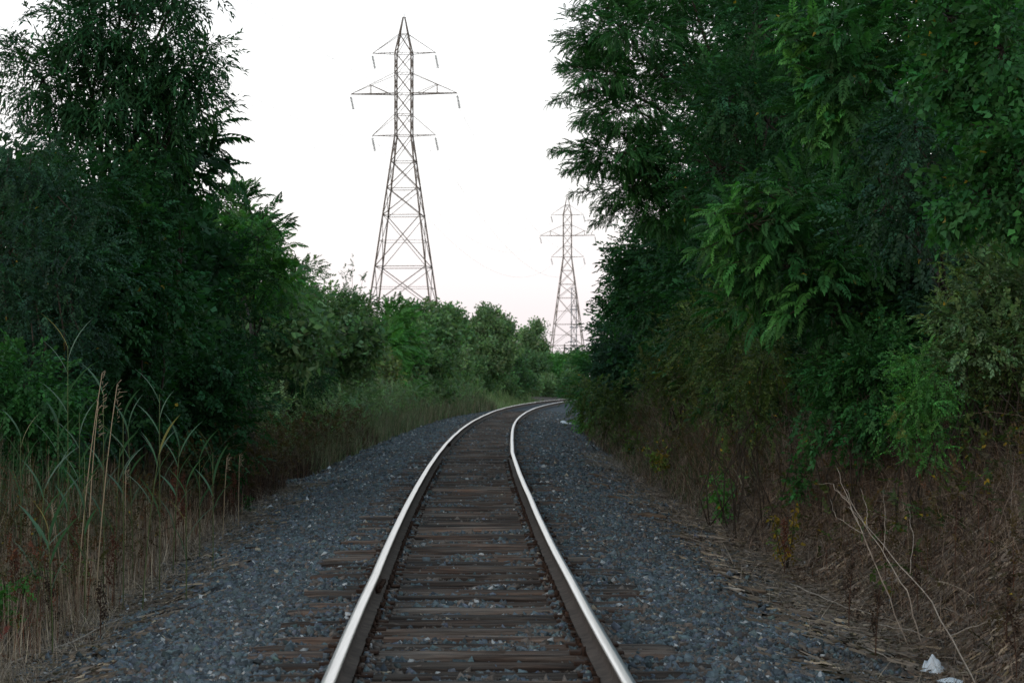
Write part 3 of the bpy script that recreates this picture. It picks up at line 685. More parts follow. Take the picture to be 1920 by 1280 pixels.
tree("sumac_tree", "fern leaved tree whose two tips stand out against the sky", "tree", GL, (470, 44),
     [(430, 400, 49.2, 50, 38, .8), (485, 448, 42.7, 38, 32, .8), (450, 480, 49.2, 75, 55, 1.0), (520, 525, 42.7, 36, 38, .8)], 'frond', 'bright', .34, 1.1, .0, .0, trunk=.1, cl=.34,
     extra=spray_extra([((430, 390, 41), (405, 350, 41)), ((450, 390, 41), (478, 352, 41)), ((490, 410, 42), (520, 382, 42)), ((500, 430, 42), (538, 412, 42)), ((470, 400, 41), (455, 352, 41))], 'frond', 'mid', .34, 12, .012))
tree("dense_bush", "rounded green bush on the slope of the left skyline", "bush", GL, (590, 75.6),
     [(556, 525, 84.2, 42, 34, 1.0), (612, 565, 72.6, 42, 34, 1.0), (560, 590, 82.7, 65, 60, 1.2), (628, 595, 72.6, 40, 50, 1.0)], 'ovate', 'hazed_mid', .36, 1.05, .0, trunk=.1)
tree("dense_bush", "bush with thin upright shoots left of the near tower", "bush", GL, (665, 89.6),
     [(664, 598, 86.0, 24, 34, .9), (668, 615, 86.0, 26, 40, 1.0), (640, 640, 86.0, 45, 45, 1.0)], 'ovate', 'hazed_mid', .36, 1.0, .0, -.3, trunk=.1,
     extra=spray_extra([((660, 540, 88), (662, 484, 88)), ((650, 550, 88), (645, 505, 88)), ((675, 550, 88), (682, 512, 88))], 'ovate', 'mid', .3, 9, .01))
tree("dense_bush", "dark low bush at the back of the dead weeds on the left", "bush", GL, (500, 58.8),
     [(480, 690, 57.0, 65, 50, 1.0), (550, 690, 57.0, 55, 50, 1.0), (520, 728, 57.0, 60, 38, .8)], 'small', 'deep', .32, 1.0, .0, trunk=.08)
tree("dense_bush", "small dark bush behind the reed clump on the left", "bush", GL, (330, 37.5),
     [(300, 700, 36.4, 80, 45, .8), (390, 690, 36.4, 70, 45, .8), (360, 722, 36.4, 70, 30, .6)], 'ovate', 'deep', .28, 1.0, .0, trunk=.07)
tree("dense_bush", "green bush at the left edge beside the reeds", "bush", GL, (30, 27.0),
     [(20, 700, 26.2, 75, 50, .6), (90, 730, 26.2, 60, 40, .5)], 'ovate', 'mid', .22, 1.0, .0, trunk=.06)
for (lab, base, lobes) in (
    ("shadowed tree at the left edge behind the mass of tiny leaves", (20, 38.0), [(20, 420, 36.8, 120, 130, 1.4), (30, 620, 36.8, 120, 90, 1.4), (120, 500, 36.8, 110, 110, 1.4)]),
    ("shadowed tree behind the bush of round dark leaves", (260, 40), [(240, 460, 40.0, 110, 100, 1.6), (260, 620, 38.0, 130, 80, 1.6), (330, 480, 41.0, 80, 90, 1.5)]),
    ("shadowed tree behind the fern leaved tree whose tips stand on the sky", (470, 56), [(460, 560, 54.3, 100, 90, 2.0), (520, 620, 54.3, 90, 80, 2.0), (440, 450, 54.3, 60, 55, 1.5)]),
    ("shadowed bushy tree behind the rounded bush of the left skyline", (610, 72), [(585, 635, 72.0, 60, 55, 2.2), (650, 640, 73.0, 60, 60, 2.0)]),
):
    tree("woodland_tree", lab, "tree", GL, base, lobes, 'tuft', 'hazed_mid' if base[1] > 50 else 'deep', .42, 1.3, trunk=.16, cl=.34)
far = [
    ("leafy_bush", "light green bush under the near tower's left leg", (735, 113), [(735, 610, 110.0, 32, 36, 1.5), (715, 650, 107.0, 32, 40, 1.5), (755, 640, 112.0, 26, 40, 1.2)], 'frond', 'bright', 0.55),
    ("leafy_bush", "yellowish bush low on the left beside the tall verge grass", (700, 102), [(700, 675, 102.0, 30, 28, 1.2), (720, 700, 102.0, 26, 24, 1.1)], 'tuft', 'hazed_olive', 0.40),
    ("leafy_bush", "rounded bush below the middle of the near tower", (790, 124), [(785, 606, 124.0, 42, 34, 1.9), (815, 640, 122.0, 38, 42, 1.9), (770, 660, 119.0, 40, 45, 1.8)], 'tuft', 'hazed_mid', 0.50),
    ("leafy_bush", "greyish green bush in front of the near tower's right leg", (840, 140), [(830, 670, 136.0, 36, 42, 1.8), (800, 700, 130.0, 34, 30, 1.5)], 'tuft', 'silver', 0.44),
    ("leafy_bush", "bush with an uneven top just right of the near tower", (845, 146), [(838, 600, 146.0, 24, 30, 1.8), (862, 620, 146.0, 24, 32, 1.8)], 'tuft', 'hazed_mid', 0.55),
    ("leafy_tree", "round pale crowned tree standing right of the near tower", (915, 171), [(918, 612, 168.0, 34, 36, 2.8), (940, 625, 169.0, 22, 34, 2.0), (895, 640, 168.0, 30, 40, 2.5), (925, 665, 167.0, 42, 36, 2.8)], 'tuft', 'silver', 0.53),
    ("leafy_bush", "dark bush spilling towards the left rail before the bend", (935, 170), [(905, 705, 167.0, 36, 30, 1.8), (945, 725, 177.0, 28, 28, 1.6), (870, 690, 163.0, 34, 32, 1.6)], 'tuft', 'hazed_mid', 0.46),
    ("leafy_bush", "dark foot bush beside the pale crowned tree", (955, 181), [(955, 690, 180.0, 26, 40, 2.0), (975, 720, 188.0, 24, 26, 1.9)], 'tuft', 'hazed_deep', 0.55),
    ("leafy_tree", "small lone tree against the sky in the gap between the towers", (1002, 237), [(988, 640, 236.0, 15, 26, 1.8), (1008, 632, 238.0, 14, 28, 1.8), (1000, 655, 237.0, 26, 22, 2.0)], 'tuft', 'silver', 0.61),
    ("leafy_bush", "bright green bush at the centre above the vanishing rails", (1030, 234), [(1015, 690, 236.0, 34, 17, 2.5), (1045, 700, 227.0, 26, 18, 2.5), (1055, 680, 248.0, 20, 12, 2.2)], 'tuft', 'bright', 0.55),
    ("leafy_bush", "dark hedge-like bush on the skyline left of the far tower", (985, 228), [(975, 672, 231.0, 24, 16, 2.5), (1000, 685, 224.0, 24, 20, 2.5)], 'tuft', 'hazed_deep', 0.55),
    ("leafy_bush", "low dark bush at the foot of the far tower", (1070, 300), [(1060, 674, 300.0, 24, 9, 3), (1085, 672, 300.0, 16, 10, 3)], 'tuft', 'hazed_deep', .8),
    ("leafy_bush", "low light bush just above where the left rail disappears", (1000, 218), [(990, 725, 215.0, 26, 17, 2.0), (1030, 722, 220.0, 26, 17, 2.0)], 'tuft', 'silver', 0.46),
    ("leafy_bush", "hazy green bush right above the end of the right rail", (1070, 182), [(1068, 722, 185.0, 18, 24, 2.0), (1080, 690, 188.0, 14, 24, 2.0)], 'tuft', 'hazed_mid', 0.50),
    ("leafy_bush", "wide dark bush behind the near tower's base", (770, 176), [(740, 640, 176.0, 50, 40, 3.8), (800, 640, 178.0, 50, 45, 3.8), (860, 650, 181.0, 40, 40, 3.0)], 'tuft', 'hazed_deep', 0.66),
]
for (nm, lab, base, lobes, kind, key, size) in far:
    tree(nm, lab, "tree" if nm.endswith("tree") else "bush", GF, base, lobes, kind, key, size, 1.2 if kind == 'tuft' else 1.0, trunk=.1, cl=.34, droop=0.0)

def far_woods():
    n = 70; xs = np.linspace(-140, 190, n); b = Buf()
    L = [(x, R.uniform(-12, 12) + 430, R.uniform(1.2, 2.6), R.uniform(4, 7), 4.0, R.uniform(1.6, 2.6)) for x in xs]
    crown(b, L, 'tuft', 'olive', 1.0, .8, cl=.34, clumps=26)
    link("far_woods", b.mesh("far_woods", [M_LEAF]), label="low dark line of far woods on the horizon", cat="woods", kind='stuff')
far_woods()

# ------------------------------------------------------------------ grasses
def blades(name, label, n, sampler, hmin, hmax, wid, cols, bend=0.5, lay=0.0, seg=3, lean=(0, 0), cat='grass', wfar=0.00030, dz=0.0):
    """thin curved blades as one mesh; cols: list of (colour, weight)"""
    d, u = sampler(n); n = len(d)
    P = np.stack([xc(d) + u, d, gz(d, u) - .02 + dz * R.random(n)], 1)
    ed_ = np.where(u < 0, -u - toe_l(d), u - toe_r(d)); h = R.uniform(hmin, hmax, n) * (np.clip(.32 + .34 * ed_, .32, 1) if lay < 1.2 else 1) * (1 + .3 * vnoise(u, d, 77, .7)); az = R.uniform(0, 2 * pi, n)
    dirh = np.stack([np.cos(az), np.sin(az), np.zeros(n)], 1) + np.array([lean[0], lean[1], 0]); dirh /= np.linalg.norm(dirh, axis=1, keepdims=True) + 1e-9
    th0 = np.clip(R.normal(lay, .22 if d.max() > 60 else .34, n), -0.3, 1.45); bd = R.uniform(.2, 1.2, n) * bend
    w = np.maximum(wid * R.uniform(.6, 1.3, n), wfar * d)
    sidev = np.cross(dirh, [0, 0, 1.0]); tw = R.normal(0, .6, (n, 1)); sidev = sidev * np.cos(tw) + np.array([0, 0, 1.0]) * np.sin(tw) * .4
    pts = [P]; p = P
    for k in range(seg):
        th = np.clip(th0 + bd * (k + .5) / seg * 1.3, -.2, 1.75)
        p = p + (h / seg)[:, None] * (dirh * np.sin(th)[:, None] + np.array([0, 0, 1.0]) * np.cos(th)[:, None]); pts.append(p)
    Vs = []
    for k, q in enumerate(pts):
        ww = (w * (1 - .85 * k / seg))[:, None] * .5
        Vs += [q + sidev * ww, q - sidev * ww]
    Vv = np.stack(Vs, 1); g = gz(Vv[:, :, 1], Vv[:, :, 0] - xc(Vv[:, :, 1])) + 0.004 + 0.05 * R.random(Vv.shape[:2]) * min(1.0, lay); Vv[:, 2:, 2] = np.maximum(Vv[:, 2:, 2], g[:, 2:])
    m_ = 2 * (seg + 1)
    F = np.array([(2 * k, 2 * k + 1, 2 * k + 3, 2 * k + 2) for k in range(seg)])
    Qs = (F[None] + (np.arange(n) * m_)[:, None, None]).reshape(-1, 4)
    pr = np.array([c[1] for c in cols], float); pr /= pr.sum(); ci = R.choice(len(cols), n, p=pr)
    c = np.array([c[0] for c in cols])[ci] * R.uniform(.6, 1.35, (n, 1))
    link(name, mesh_np(name, Vv.reshape(-1, 3), Qs, None, np.repeat(c, m_, 0), [M_DRY]), label=label, cat=cat, kind='stuff')

def band(dlo, dhi, uin, uout, side, pw=1.0, patch=None):
    """uin / uout are offsets beyond the edge of the ballast"""
    def f(n):
        d = dlo + (dhi - dlo) * R.random(n) ** pw; t = R.random(n)
        e = (toe_l(d) if side < 0 else toe_r(d)) + .15 * vnoise(d, d * 0, 21 + side, 1.0)
        u = side * (e + uin + (uout - uin) * t)
        if patch is not None:
            k = vnoise(u, d, patch[0], patch[1]) > patch[2]; d, u = d[k], u[k]
        return d, u
    return f
STRAW = (0.27, 0.20, 0.155); BRN = (0.145, 0.10, 0.078); DK = (0.05, 0.033, 0.026); PALE = (0.42, 0.34, 0.26); RED = (0.12, 0.045, 0.028); GRN = (0.05, 0.10, 0.04); GGR = (0.13, 0.16, 0.085)
# right bank: matted dead grass
blades("dry_grass", "matted brown dead grass covering the right bank", 85000, band(10.5, 34, -.05, 4.6, 1, 1.15), .35, .85, .005, [(BRN, 5), (STRAW, 3), (DK, 3), (PALE, .5)], 1.3, .75, 4)
GST = (0.22, 0.185, 0.16); GBR = (.13, .105, .09)
blades("dry_grass", "flattened straw lying along the right edge of the stones", 21000, band(12.5, 60, -.8, .5, 1, 1.0, (31, 1.0, -.35)), .10, .50, .0045, [(GBR, 3), (GST, 5), (PALE, .8), (DK, .6)], .4, 1.42, 3, (0.15, 0.35), 'straw', dz=.04, wfar=.0002)
blades("dry_grass", "long pale strands of dead grass arching over the right bank", 7000, band(12.5, 36, .2, 4.4, 1, 1.0), .7, 1.25, .0035, [(GST, 4), (STRAW, 3), (PALE, 1)], 1.3, .9, 5)
blades("dry_grass", "brown dead grass on the far right bank", 70000, band(34, 100, -.1, 4.0, 1, 1.0), .5, 1.35, .007, [(BRN, 4), (STRAW, 2), (DK, 3), (GRN, 2.5)], .9, .4, 3)
blades("grass", "thin green grass mixed in at the top of the right bank", 14000, band(12, 60, 1.6, 6.5, 1, 1.0, (33, 1.7, .1)), .4, .9, .007, [(GRN, 4), (GGR, 2)], .8, .2, 3)
# left bank
blades("dry_grass", "tangled brown dead grass on the left verge", 85000, band(11, 34, -.1, 4.2, -1, 1.1), .3, .8, .0045, [((.19, .14, .11), 3), ((.34, .26, .205), 6), (DK, 1), ((.5, .41, .32), 2)], 1.0, .7, 4)
blades("dry_grass", "flattened straw along the left edge of the stones", 15000, band(12.5, 45, -.45, .7, -1, 1.0, (35, 1.0, -.4)), .10, .5, .0045, [(GBR, 3), (GST, 5), (PALE, .8), (DK, .6)], .4, 1.42, 3, (0.1, .3), 'straw', dz=.04, wfar=.0002)
blades("dry_grass", "long pale strands of dead grass lying over the left verge", 6000, band(13, 34, .0, 3.4, -1, 1.0), .6, 1.1, .0035, [(GST, 4), (STRAW, 3), (PALE, 1)], 1.2, .95, 5)
blades("dead_weeds", "upright dead weed stalks standing on the left verge", 15000, band(13, 36, .15, 4.0, -1, 1.0), .6, 1.3, .009, [((.19, .13, .10), 3), ((.36, .27, .20), 4), (DK, 1), ((.17, .06, .035), 2.2), ((.52, .42, .32), 2)], .15, .08, 3, cat='weeds')
blades("dead_weeds", "short dead weed stalks standing on the right bank", 5000, band(12, 36, .3, 4.2, 1, 1.0), .35, .8, .006, [(BRN, 3), (DK, 5), (RED, 2), (STRAW, .8)], .2, .1, 3, cat='weeds')
blades("grass", "green grass blades rising among the reeds at left", 14000, band(17, 34, .9, 5.0, -1, 1.0, (36, 1.6, -.05)), .7, 1.5, .012, [(GRN, 4), (GGR, 3), ((.06, .12, .07), 3)], .6, .12, 4)
blades("grass", "tall mixed verge grass beyond the dark weeds on the left", 95000, band(50, 150, .0, 6.5, -1, 1.0), .9, 2.0, .010, [((.19, .225, .13), 5), (GGR, 3), (GRN, 2), (STRAW, 2.0), (BRN, 1.2)], .5, .12, 3, wfar=.00028)  # palest green partly haze and sky light painted into the blades
blades("dead_weeds", "dark brown dead weeds thicket on the left verge", 36000, band(33, 74, .1, 3.0, -1, 1.0, (39, 3.2, -.25)), .7, 1.5, .008, [(DK, 6), (BRN, 2), (RED, .6)], .5, .12, 3, cat='weeds')
blades("grass", "light green grass round the outside of the bend", 26000, band(110, 190, .2, 9, -1, 1.0), .5, 1.2, .02, [((.24, .30, .15), 5), ((.16, .27, .10), 4), (GGR, 1)], .4, .1, 3, wfar=.0003)  # blade greens lifted, haze and open-sky light put into their colour

def flowers():
    d, u = band(48, 150, 1.0, 6.0, -1, 1.0, (41, 3.0, -.1))(2600); n = len(d)
    P = np.stack([xc(d) + u, d, gz(d, u) + R.uniform(1.0, 1.9, n)], 1); b = Buf(); V_ = []; 
    for k in range(n):
        r_ = R.uniform(.02, .045); V_ += [P[k] + [-r_, 0, 0], P[k] + [0, -r_, r_ * .3], P[k] + [r_, 0, 0], P[k] + [0, r_, r_ * .3]]
    b.add(V_, np.arange(4 * n).reshape(-1, 4), None, (.55, .56, .48)); link("wildflowers", b.mesh("wildflowers", [M_LEAF]), kind='stuff', label="small whitish flower heads in the tall verge grass on the left", cat="wildflowers")
flowers()
def weed_leaves(name, label, n, sampler, kind, key, size, hlo, hhi, yel=0.0, cat='weeds'):
    d, u = sampler(n); n = len(d)
    P = np.stack([xc(d) + u, d, gz(d, u) + R.uniform(hlo, hhi, n)], 1); Dn = R.normal(0, .6, (n, 3)); Dn[:, 2] += .5
    b = Buf(); place(b, kind, P, Dn, size * R.uniform(.6, 1.3, n), leaf_cols(n, key, yel))
    link(name, b.mesh(name, [M_LEAF]), label=label, cat=cat, kind='stuff')
weed_leaves("undergrowth", "low green undergrowth at the foot of the right hand trees", 18000, band(18, 80, 2.1, 8, 1, 1.2), 'ovate', 'olive', .26, .0, .8, .01, 'undergrowth')
weed_leaves("undergrowth", "low green undergrowth behind the left verge", 14000, band(16, 80, 2.6, 9, -1, 1.2), 'ovate', 'deep', .26, .0, 1.0, .006, 'undergrowth')
weed_leaves("undergrowth", "thin dead leafy growth on the right slope", 9000, band(14, 85, .4, 3.6, 1, 1.0, (38, 1.3, -.05)), 'small', 'brown', .20, .0, .6, .02, 'weeds')
weed_leaves("undergrowth", "withered brown leafy growth among the dead stalks at left", 6500, band(15, 36, .3, 4.2, -1, 1.0, (47, .9, -.1)), 'small', 'brown', .17, .05, .75, .02, 'weeds')
weed_leaves("undergrowth", "rust red withered growth in patches on the left verge", 3000, band(15, 36, .4, 3.4, -1, 1.0, (48, .8, .35)), 'small', 'rust', .15, .1, .8, .0, 'weeds')
weed_leaves("undergrowth", "yellowing green weeds scattered on the right slope", 3200, band(20, 85, .3, 3.0, 1, 1.0, (43, 1.7, .25)), 'ovate', 'olive', .18, .1, .8, .12, 'weeds')
weed_leaves("undergrowth", "shrivelled brown leaves in the dark weeds on the left", 6200, band(33, 72, .2, 3.0, -1, 1.0), 'small', 'brown', .26, .1, 1.1, .0, 'weeds')
weed_leaves("undergrowth", "leafy weeds in the far verge grass on the left", 20000, band(48, 150, .5, 7, -1, 1.0), 'small', 'silver', .34, .3, 1.6, .0, 'weeds')

# ------------------------------------------------------------------ single plants
def at(x, y, d):
    X = (x - 960) / FPX * d; return X, d, ground_at(X, d)
def reed(x, d, h, leaves, label, green=True, lean=0.0, grp="green reeds on the left verge"):
    X, Y, Z = at(x, 0, d); o = empty("reed", (X, Y, Z - .03), label=label, cat="reed", group=grp)
    n = 7; t = np.linspace(0, 1, n); P = np.stack([lean * h * t ** 1.6, 0.02 * np.sin(t * 5), t * h], 1)
    b = Buf(); c = (.09, .12, .05) if green else (.36, .28, .19); b.tube(P, np.linspace(.006, .003, n), 5, c)
    link("stalk", b.mesh("stalk", [M_DRY]), o)
    b = Buf()
    for k in range(leaves):
        tt = 1 - .6 * (1 - k / max(1, leaves - 1)) ** 1.3; p = np.array([np.interp(tt, t, P[:, 0]), 0, tt * h]); az = R.uniform(-.5, .5) + (0 if k % 2 else pi); L = R.uniform(.26, .46)
        th = R.uniform(.2, .65); dr = np.array([cos(az), sin(az), 0]); s = np.cross(dr, [0, 0, 1]); pts = []
        for q in range(6):
            w = .021 * sin(pi * (.12 + .86 * q / 5)) + .001; pts += [p + s * w, p - s * w]; a = th * .8 + q * .13; p = p + (L / 5) * (dr * sin(a) + np.array([0, 0, 1]) * cos(a))
        cc = np.array((.055, .12, .07) if green else (.30, .22, .14)) * R.uniform(.8, 1.4)
        if green and R.random() < .04: cc = np.array((.3, .25, .12))
        b.add(pts, [(2 * q, 2 * q + 1, 2 * q + 3, 2 * q + 2) for q in range(5)], None, cc)
    if not green:
        for q in range(14):
            p = np.array([lean * h, 0, h * (1 - .012 * q)]); dv = np.array([R.normal(0, .02) + .02, R.normal(0, .02), R.uniform(.0, .05)]); b.bar(p, p + dv, .003, (.30, .24, .17))
    link("leaves" if green else "plume", b.mesh("leaves", [M_LEAF if green else M_DRY]), o)
reed(128, 21, 2.35, 9, "tallest green reed, at the left of the reed clump")
reed(195, 21.5, 1.9, 7, "green reed between the two pale dry stalks")
reed(232, 21, 1.75, 8, "green reed with a yellowed leaf, right of the dry stalks")
reed(300, 22, 1.85, 8, "green reed at the right end of the clump, leaves spread wide")
reed(70, 19, 1.25, 6, "short green reed near the left edge", lean=.05)
reed(160, 20, 1.45, 6, "green reed low in front of the tallest reed")
reed(268, 20.5, 1.4, 6, "green reed leaning right, half hidden by grass", lean=.10)
reed(400, 24, 1.2, 7, "short green reed standing apart to the right of the clump")
reed(100, 17.5, .95, 7, "bushy little green reed in front at the left", lean=-.03)
reed(350, 21, 1.05, 6, "green reed at the edge of the brown grass, centre left")
reed(110, 22, 1.7, 8, "green reed just left of the tallest one, its leaves overlapping")
reed(150, 23, 1.75, 8, "green reed behind the tallest reed, half hidden")
reed(215, 23, 1.45, 7, "green reed behind the right dry stalk", lean=.04)
reed(250, 24, 1.6, 8, "green reed between the yellow-leaved one and the wide-leaved one", lean=-.03)
reed(325, 24.5, 1.35, 7, "green reed just past the right end of the tall clump", lean=.05)
reed(40, 21, 1.5, 7, "green reed next to the left edge, behind the shortest one")
reed(375, 26, 1.15, 6, "low green reed among the rust red weeds")
g2 = "pale dry reed stalks on the left verge"
reed(145, 20.5, 2.15, 0, "tall pale dry reed stalk leaning right, left one of the pair", False, .10, g2)
reed(180, 20.5, 2.05, 0, "tall pale dry reed stalk with a bent tip, right one of the pair", False, .09, g2)
reed(160, 20.5, 1.9, 0, "thin dry reed stalk between the tall pair", False, .06, g2)
reed(235, 25, 1.2, 0, "short upright dry reed stalk right of the tall pair", False, .01, g2)
reed(418, 29, 1.1, 0, "pale dry stalk with a split sheath, nearest the stones", False, .05, g2)
reed(447, 31, 1.0, 0, "slender dry stalk beside the stones on the left", False, .02, g2)
reed(120, 21, 1.0, 0, "dry stalk low at the left, leaning over the brown grass", False, -.1, g2)

def dock(x, d, h, label, colr=(.10, .036, .022), lean=0.0, grp="rusty seed head weeds", side_br=7):
    X, Y, Z = at(x, 0, d); o = empty("dock_weed", (X, Y, Z - .02), label=label, cat="weed", group=grp)
    b = Buf(); P = np.array([[lean * h * t * t, 0, h * t] for t in np.linspace(0, 1, 5)]); b.tube(P, np.linspace(.006, .002, 5), 5, (.09, .05, .035)); br = []
    for k in range(side_br):
        t = .35 + .6 * k / side_br; p = np.array([lean * h * t * t, 0, h * t]); az = R.uniform(0, 6.28); q = p + np.array([cos(az) * .10, sin(az) * .10, .15]) * h * (1.1 - t) * 1.4; b.tube([p, q], [.003, .0015], 4, (.09, .05, .035)); br.append((p, q))
    br.append((P[3], P[4])); link("stem", b.mesh("stem", [M_DRY]), o)
    b = Buf()
    for (p, q) in br:
        for _ in range(26):
            c = p + (q - p) * R.uniform(.2, 1.05) + R.normal(0, .012, 3); dn = unit(R.normal(0, 1, 3)); s = unit(np.cross(dn, R.normal(0, 1, 3)))
            b.add(leafq(c, dn, s, np.zeros(3), .022, .016), [(0, 1, 2, 3)], None, np.array(colr) * R.uniform(.5, 1.3))
    link("seed_head", b.mesh("seed_head", [M_DRY]), o)
dock(330, 26, 1.1, "bushy rust red weed among the left stalks", side_br=12)
dock(345, 28, 1.0, "rust red weed just behind the bushiest one", side_br=10)
dock(440, 33, .8, "small rust red weed near the left edge of the stones", side_br=9)
dock(215, 21, .75, "thin reddish weed low on the left verge")
dock(140, 22, .9, "dark reddish weed in the brown grass at left")
dock(30, 19.5, .7, "rust coloured weed at the left edge of the photo", side_br=10)
dock(1470, 24.5, .6, "reddish weed below the yellow-leaved sapling on the right", side_br=8)
dk = (.045, .03, .022)
for (x, d, h, lab) in ((1640, 17, .55, "dark dead weed standing left in the right hand grass"), (1590, 19, .6, "dark dead weed at the left end of the right hand grass"), (1720, 19.5, .6, "dark dead weed on the right bank above the bare branch"),
                       (1790, 20, .65, "dark dead weed near the top of the right bank"), (1905, 15.5, .6, "dark dead weed against the right edge"), (1885, 16.6, .55, "dark dead weed in the bottom right corner"), (1660, 21.5, .7, "dark dead weed at the upper middle of the right bank"),
                       (190, 18.4, .5, "black dead weed beside the stones at lower left"), (100, 19, .55, "dark dead weed in the lower left grass")):
    dock(x, d, h, lab, dk, R.uniform(-.1, .1), "dark dead weeds", 6)

def sapling(x, d, h, label, key, yel, size=.12, n=16, name="sapling"):
    X, Y, Z = at(x, 0, d); o = empty(name, (X, Y, Z - .02), label=label, cat="sapling", group="small leafy saplings at the foot of the banks")
    b = Buf(); lb = Buf(); ps = []
    for k in range(4):
        q = np.array([R.normal(0, .16) * h, R.normal(0, .12) * h, h * R.uniform(.65, 1)]); limb(b, (0, 0, 0), q, .007, .003, 5, .1, 5)
        t = R.uniform(.3, 1, n)[:, None]; ps.append(q * t + R.normal(0, .02, (n, 3)))
    P = np.concatenate(ps); m_ = len(P); Dn = R.normal(0, .8, (m_, 3)); Dn[:, 2] += .1
    place(lb, 'heart' if size > .1 else 'ovate', P, Dn, size * R.uniform(.6, 1.2, m_), leaf_cols(m_, key, yel) * 1.2)
    link("stem", b.mesh("stem", [M_BARK]), o); link("foliage", lb.mesh("foliage", [M_LEAF]), o)
sapling(1475, 25, .75, "sapling with yellow and red leaves at the foot of the right bank", 'olive', .5, .13, 9)
sapling(1498, 29, .95, "dark green sapling behind the yellow leaved one", 'mid', .0, .15)
sapling(1350, 33, .8, "pale leaved sapling low among the right hand shrubs", 'bright', .05, .16)
sapling(1240, 46, .8, "yellow-leaved sapling near the right edge of the stones", 'yellow', .25, .16)
sapling(1180, 56, .9, "bushy green sapling low at the right, farther up the line", 'olive', .1, .18)
sapling(1092, 84, .9, "light green sapling near the last stretch of right rail", 'bright', .0, .22)
sapling(20, 19, .62, "light green sapling at the left edge above the long stick", 'bright', .05, .12)
sapling(90, 22, .38, "tiny bright green seedling in the brown grass at left", 'bright', .0, .10, 7)
sapling(148, 22.5, .45, "little yellow-green seedling on the left verge", 'yellow', .05, .10, 7)
sapling(470, 36, .35, "clump of thin green leaves beside the left stones", 'mid', .0, .10, 8)

# bare pale branches leaning out of the right bank
def twig_thing(name, label, paths, rad, material, grp=None, cat="branch"):
    A = np.array(paths[0][0]); o = empty(name, tuple(A), label=label, cat=cat, group=grp)
    for k, p in enumerate(paths):
        P = np.array(p) - A; n = len(P) * 4; t = np.linspace(0, len(P) - 1, n); Q_ = np.stack([np.interp(t, np.arange(len(P)), P[:, c]) for c in range(3)], 1); Q_[1:-1] += R.normal(0, .006, (n - 2, 3))
        b = Buf(); r0 = rad if k == 0 else rad * .55; b.tube(Q_, np.linspace(r0, r0 * .3, n), 6)
        link("main_stem" if k == 0 else "twig", b.mesh("twig", [material], True), o)
    return o
gb = "bare pale branches leaning on the right bank"
twig_thing("bare_branch", "leftmost of three bare pale branches, rising from the stones", [[at(1706, 0, 18), px(1640, 1055, 18), px(1592, 945, 18.3), px(1568, 875, 18.5)], [px(1592, 945, 18.3), px(1558, 905, 18.4), px(1533, 906, 18.6)], [px(1640, 1055, 18), px(1618, 1000, 17.8), px(1566, 968, 18), px(1556, 935, 18.2)], [px(1610, 985, 18.2), px(1590, 940, 18.3), px(1567, 915, 18.4)]], .0055, M_PALEWOOD, gb)
twig_thing("bare_branch", "middle one of three bare pale branches on the right bank", [[at(1732, 0, 18), px(1700, 1110, 18), px(1655, 1035, 18.3), px(1610, 965, 18.6), px(1585, 915, 18.8)], [px(1625, 990, 18.4), px(1625, 950, 18.5), px(1613, 915, 18.7)], [px(1655, 1035, 18.3), px(1660, 990, 18.4), px(1655, 920, 18.6)]], .0060, M_PALEWOOD, gb)
twig_thing("bare_branch", "rightmost bare pale branch, lying longest across the grass", [[at(1838, 0, 15.6), px(1745, 1125, 16.4), px(1655, 1020, 17), px(1590, 950, 17.6)], [px(1705, 1075, 16.7), px(1712, 1000, 17), px(1700, 950, 17.3)]], .0052, M_PALEWOOD, gb)
gs = "loose sticks lying on the ground"
def lie(x1, d1, x2, d2, up=.03):
    a = at(x1, 0, d1); b_ = at(x2, 0, d2); m_ = [(a[i] + b_[i]) / 2 for i in range(3)]
    return [(a[0], a[1], a[2] + up), (m_[0], m_[1], ground_at(m_[0], m_[1]) + up + .02), (b_[0], b_[1], b_[2] + up)]
twig_thing("dry_stick", "long pale stick lying across the lower left corner", [lie(10, 16.9, 235, 20.0, .05), lie(60, 17.6, 78, 17.0, .05)], .010, M_PALEWOOD, gs, "stick")
twig_thing("dry_stick", "thin stick running level above the long one at lower left", [lie(0, 17.6, 110, 17.8, .06)], .006, M_PALEWOOD, gs, "stick")
twig_thing("dry_stick", "thin pale stick on the stones at lower right", [lie(1480, 23.0, 1690, 19.4, .05), lie(1560, 21.4, 1640, 21.8, .08)], .007, M_PALEWOOD, gs, "stick")
twig_thing("dry_stick", "long straight stick below the bare branches", [lie(1640, 19.6, 1770, 17.8, .05)], .006, M_PALEWOOD, gs, "stick")
twig_thing("dry_stick", "dark stick slanting into the bottom right corner", [lie(1780, 17.6, 1925, 16.6, .12)], .007, M_PALEWOOD, gs, "stick")
twig_thing("dry_stick", "long thin stick along the edge of the left stones", [lie(190, 18.4, 560, 28.0, .03)], .007, M_WOOD, gs, "stick")

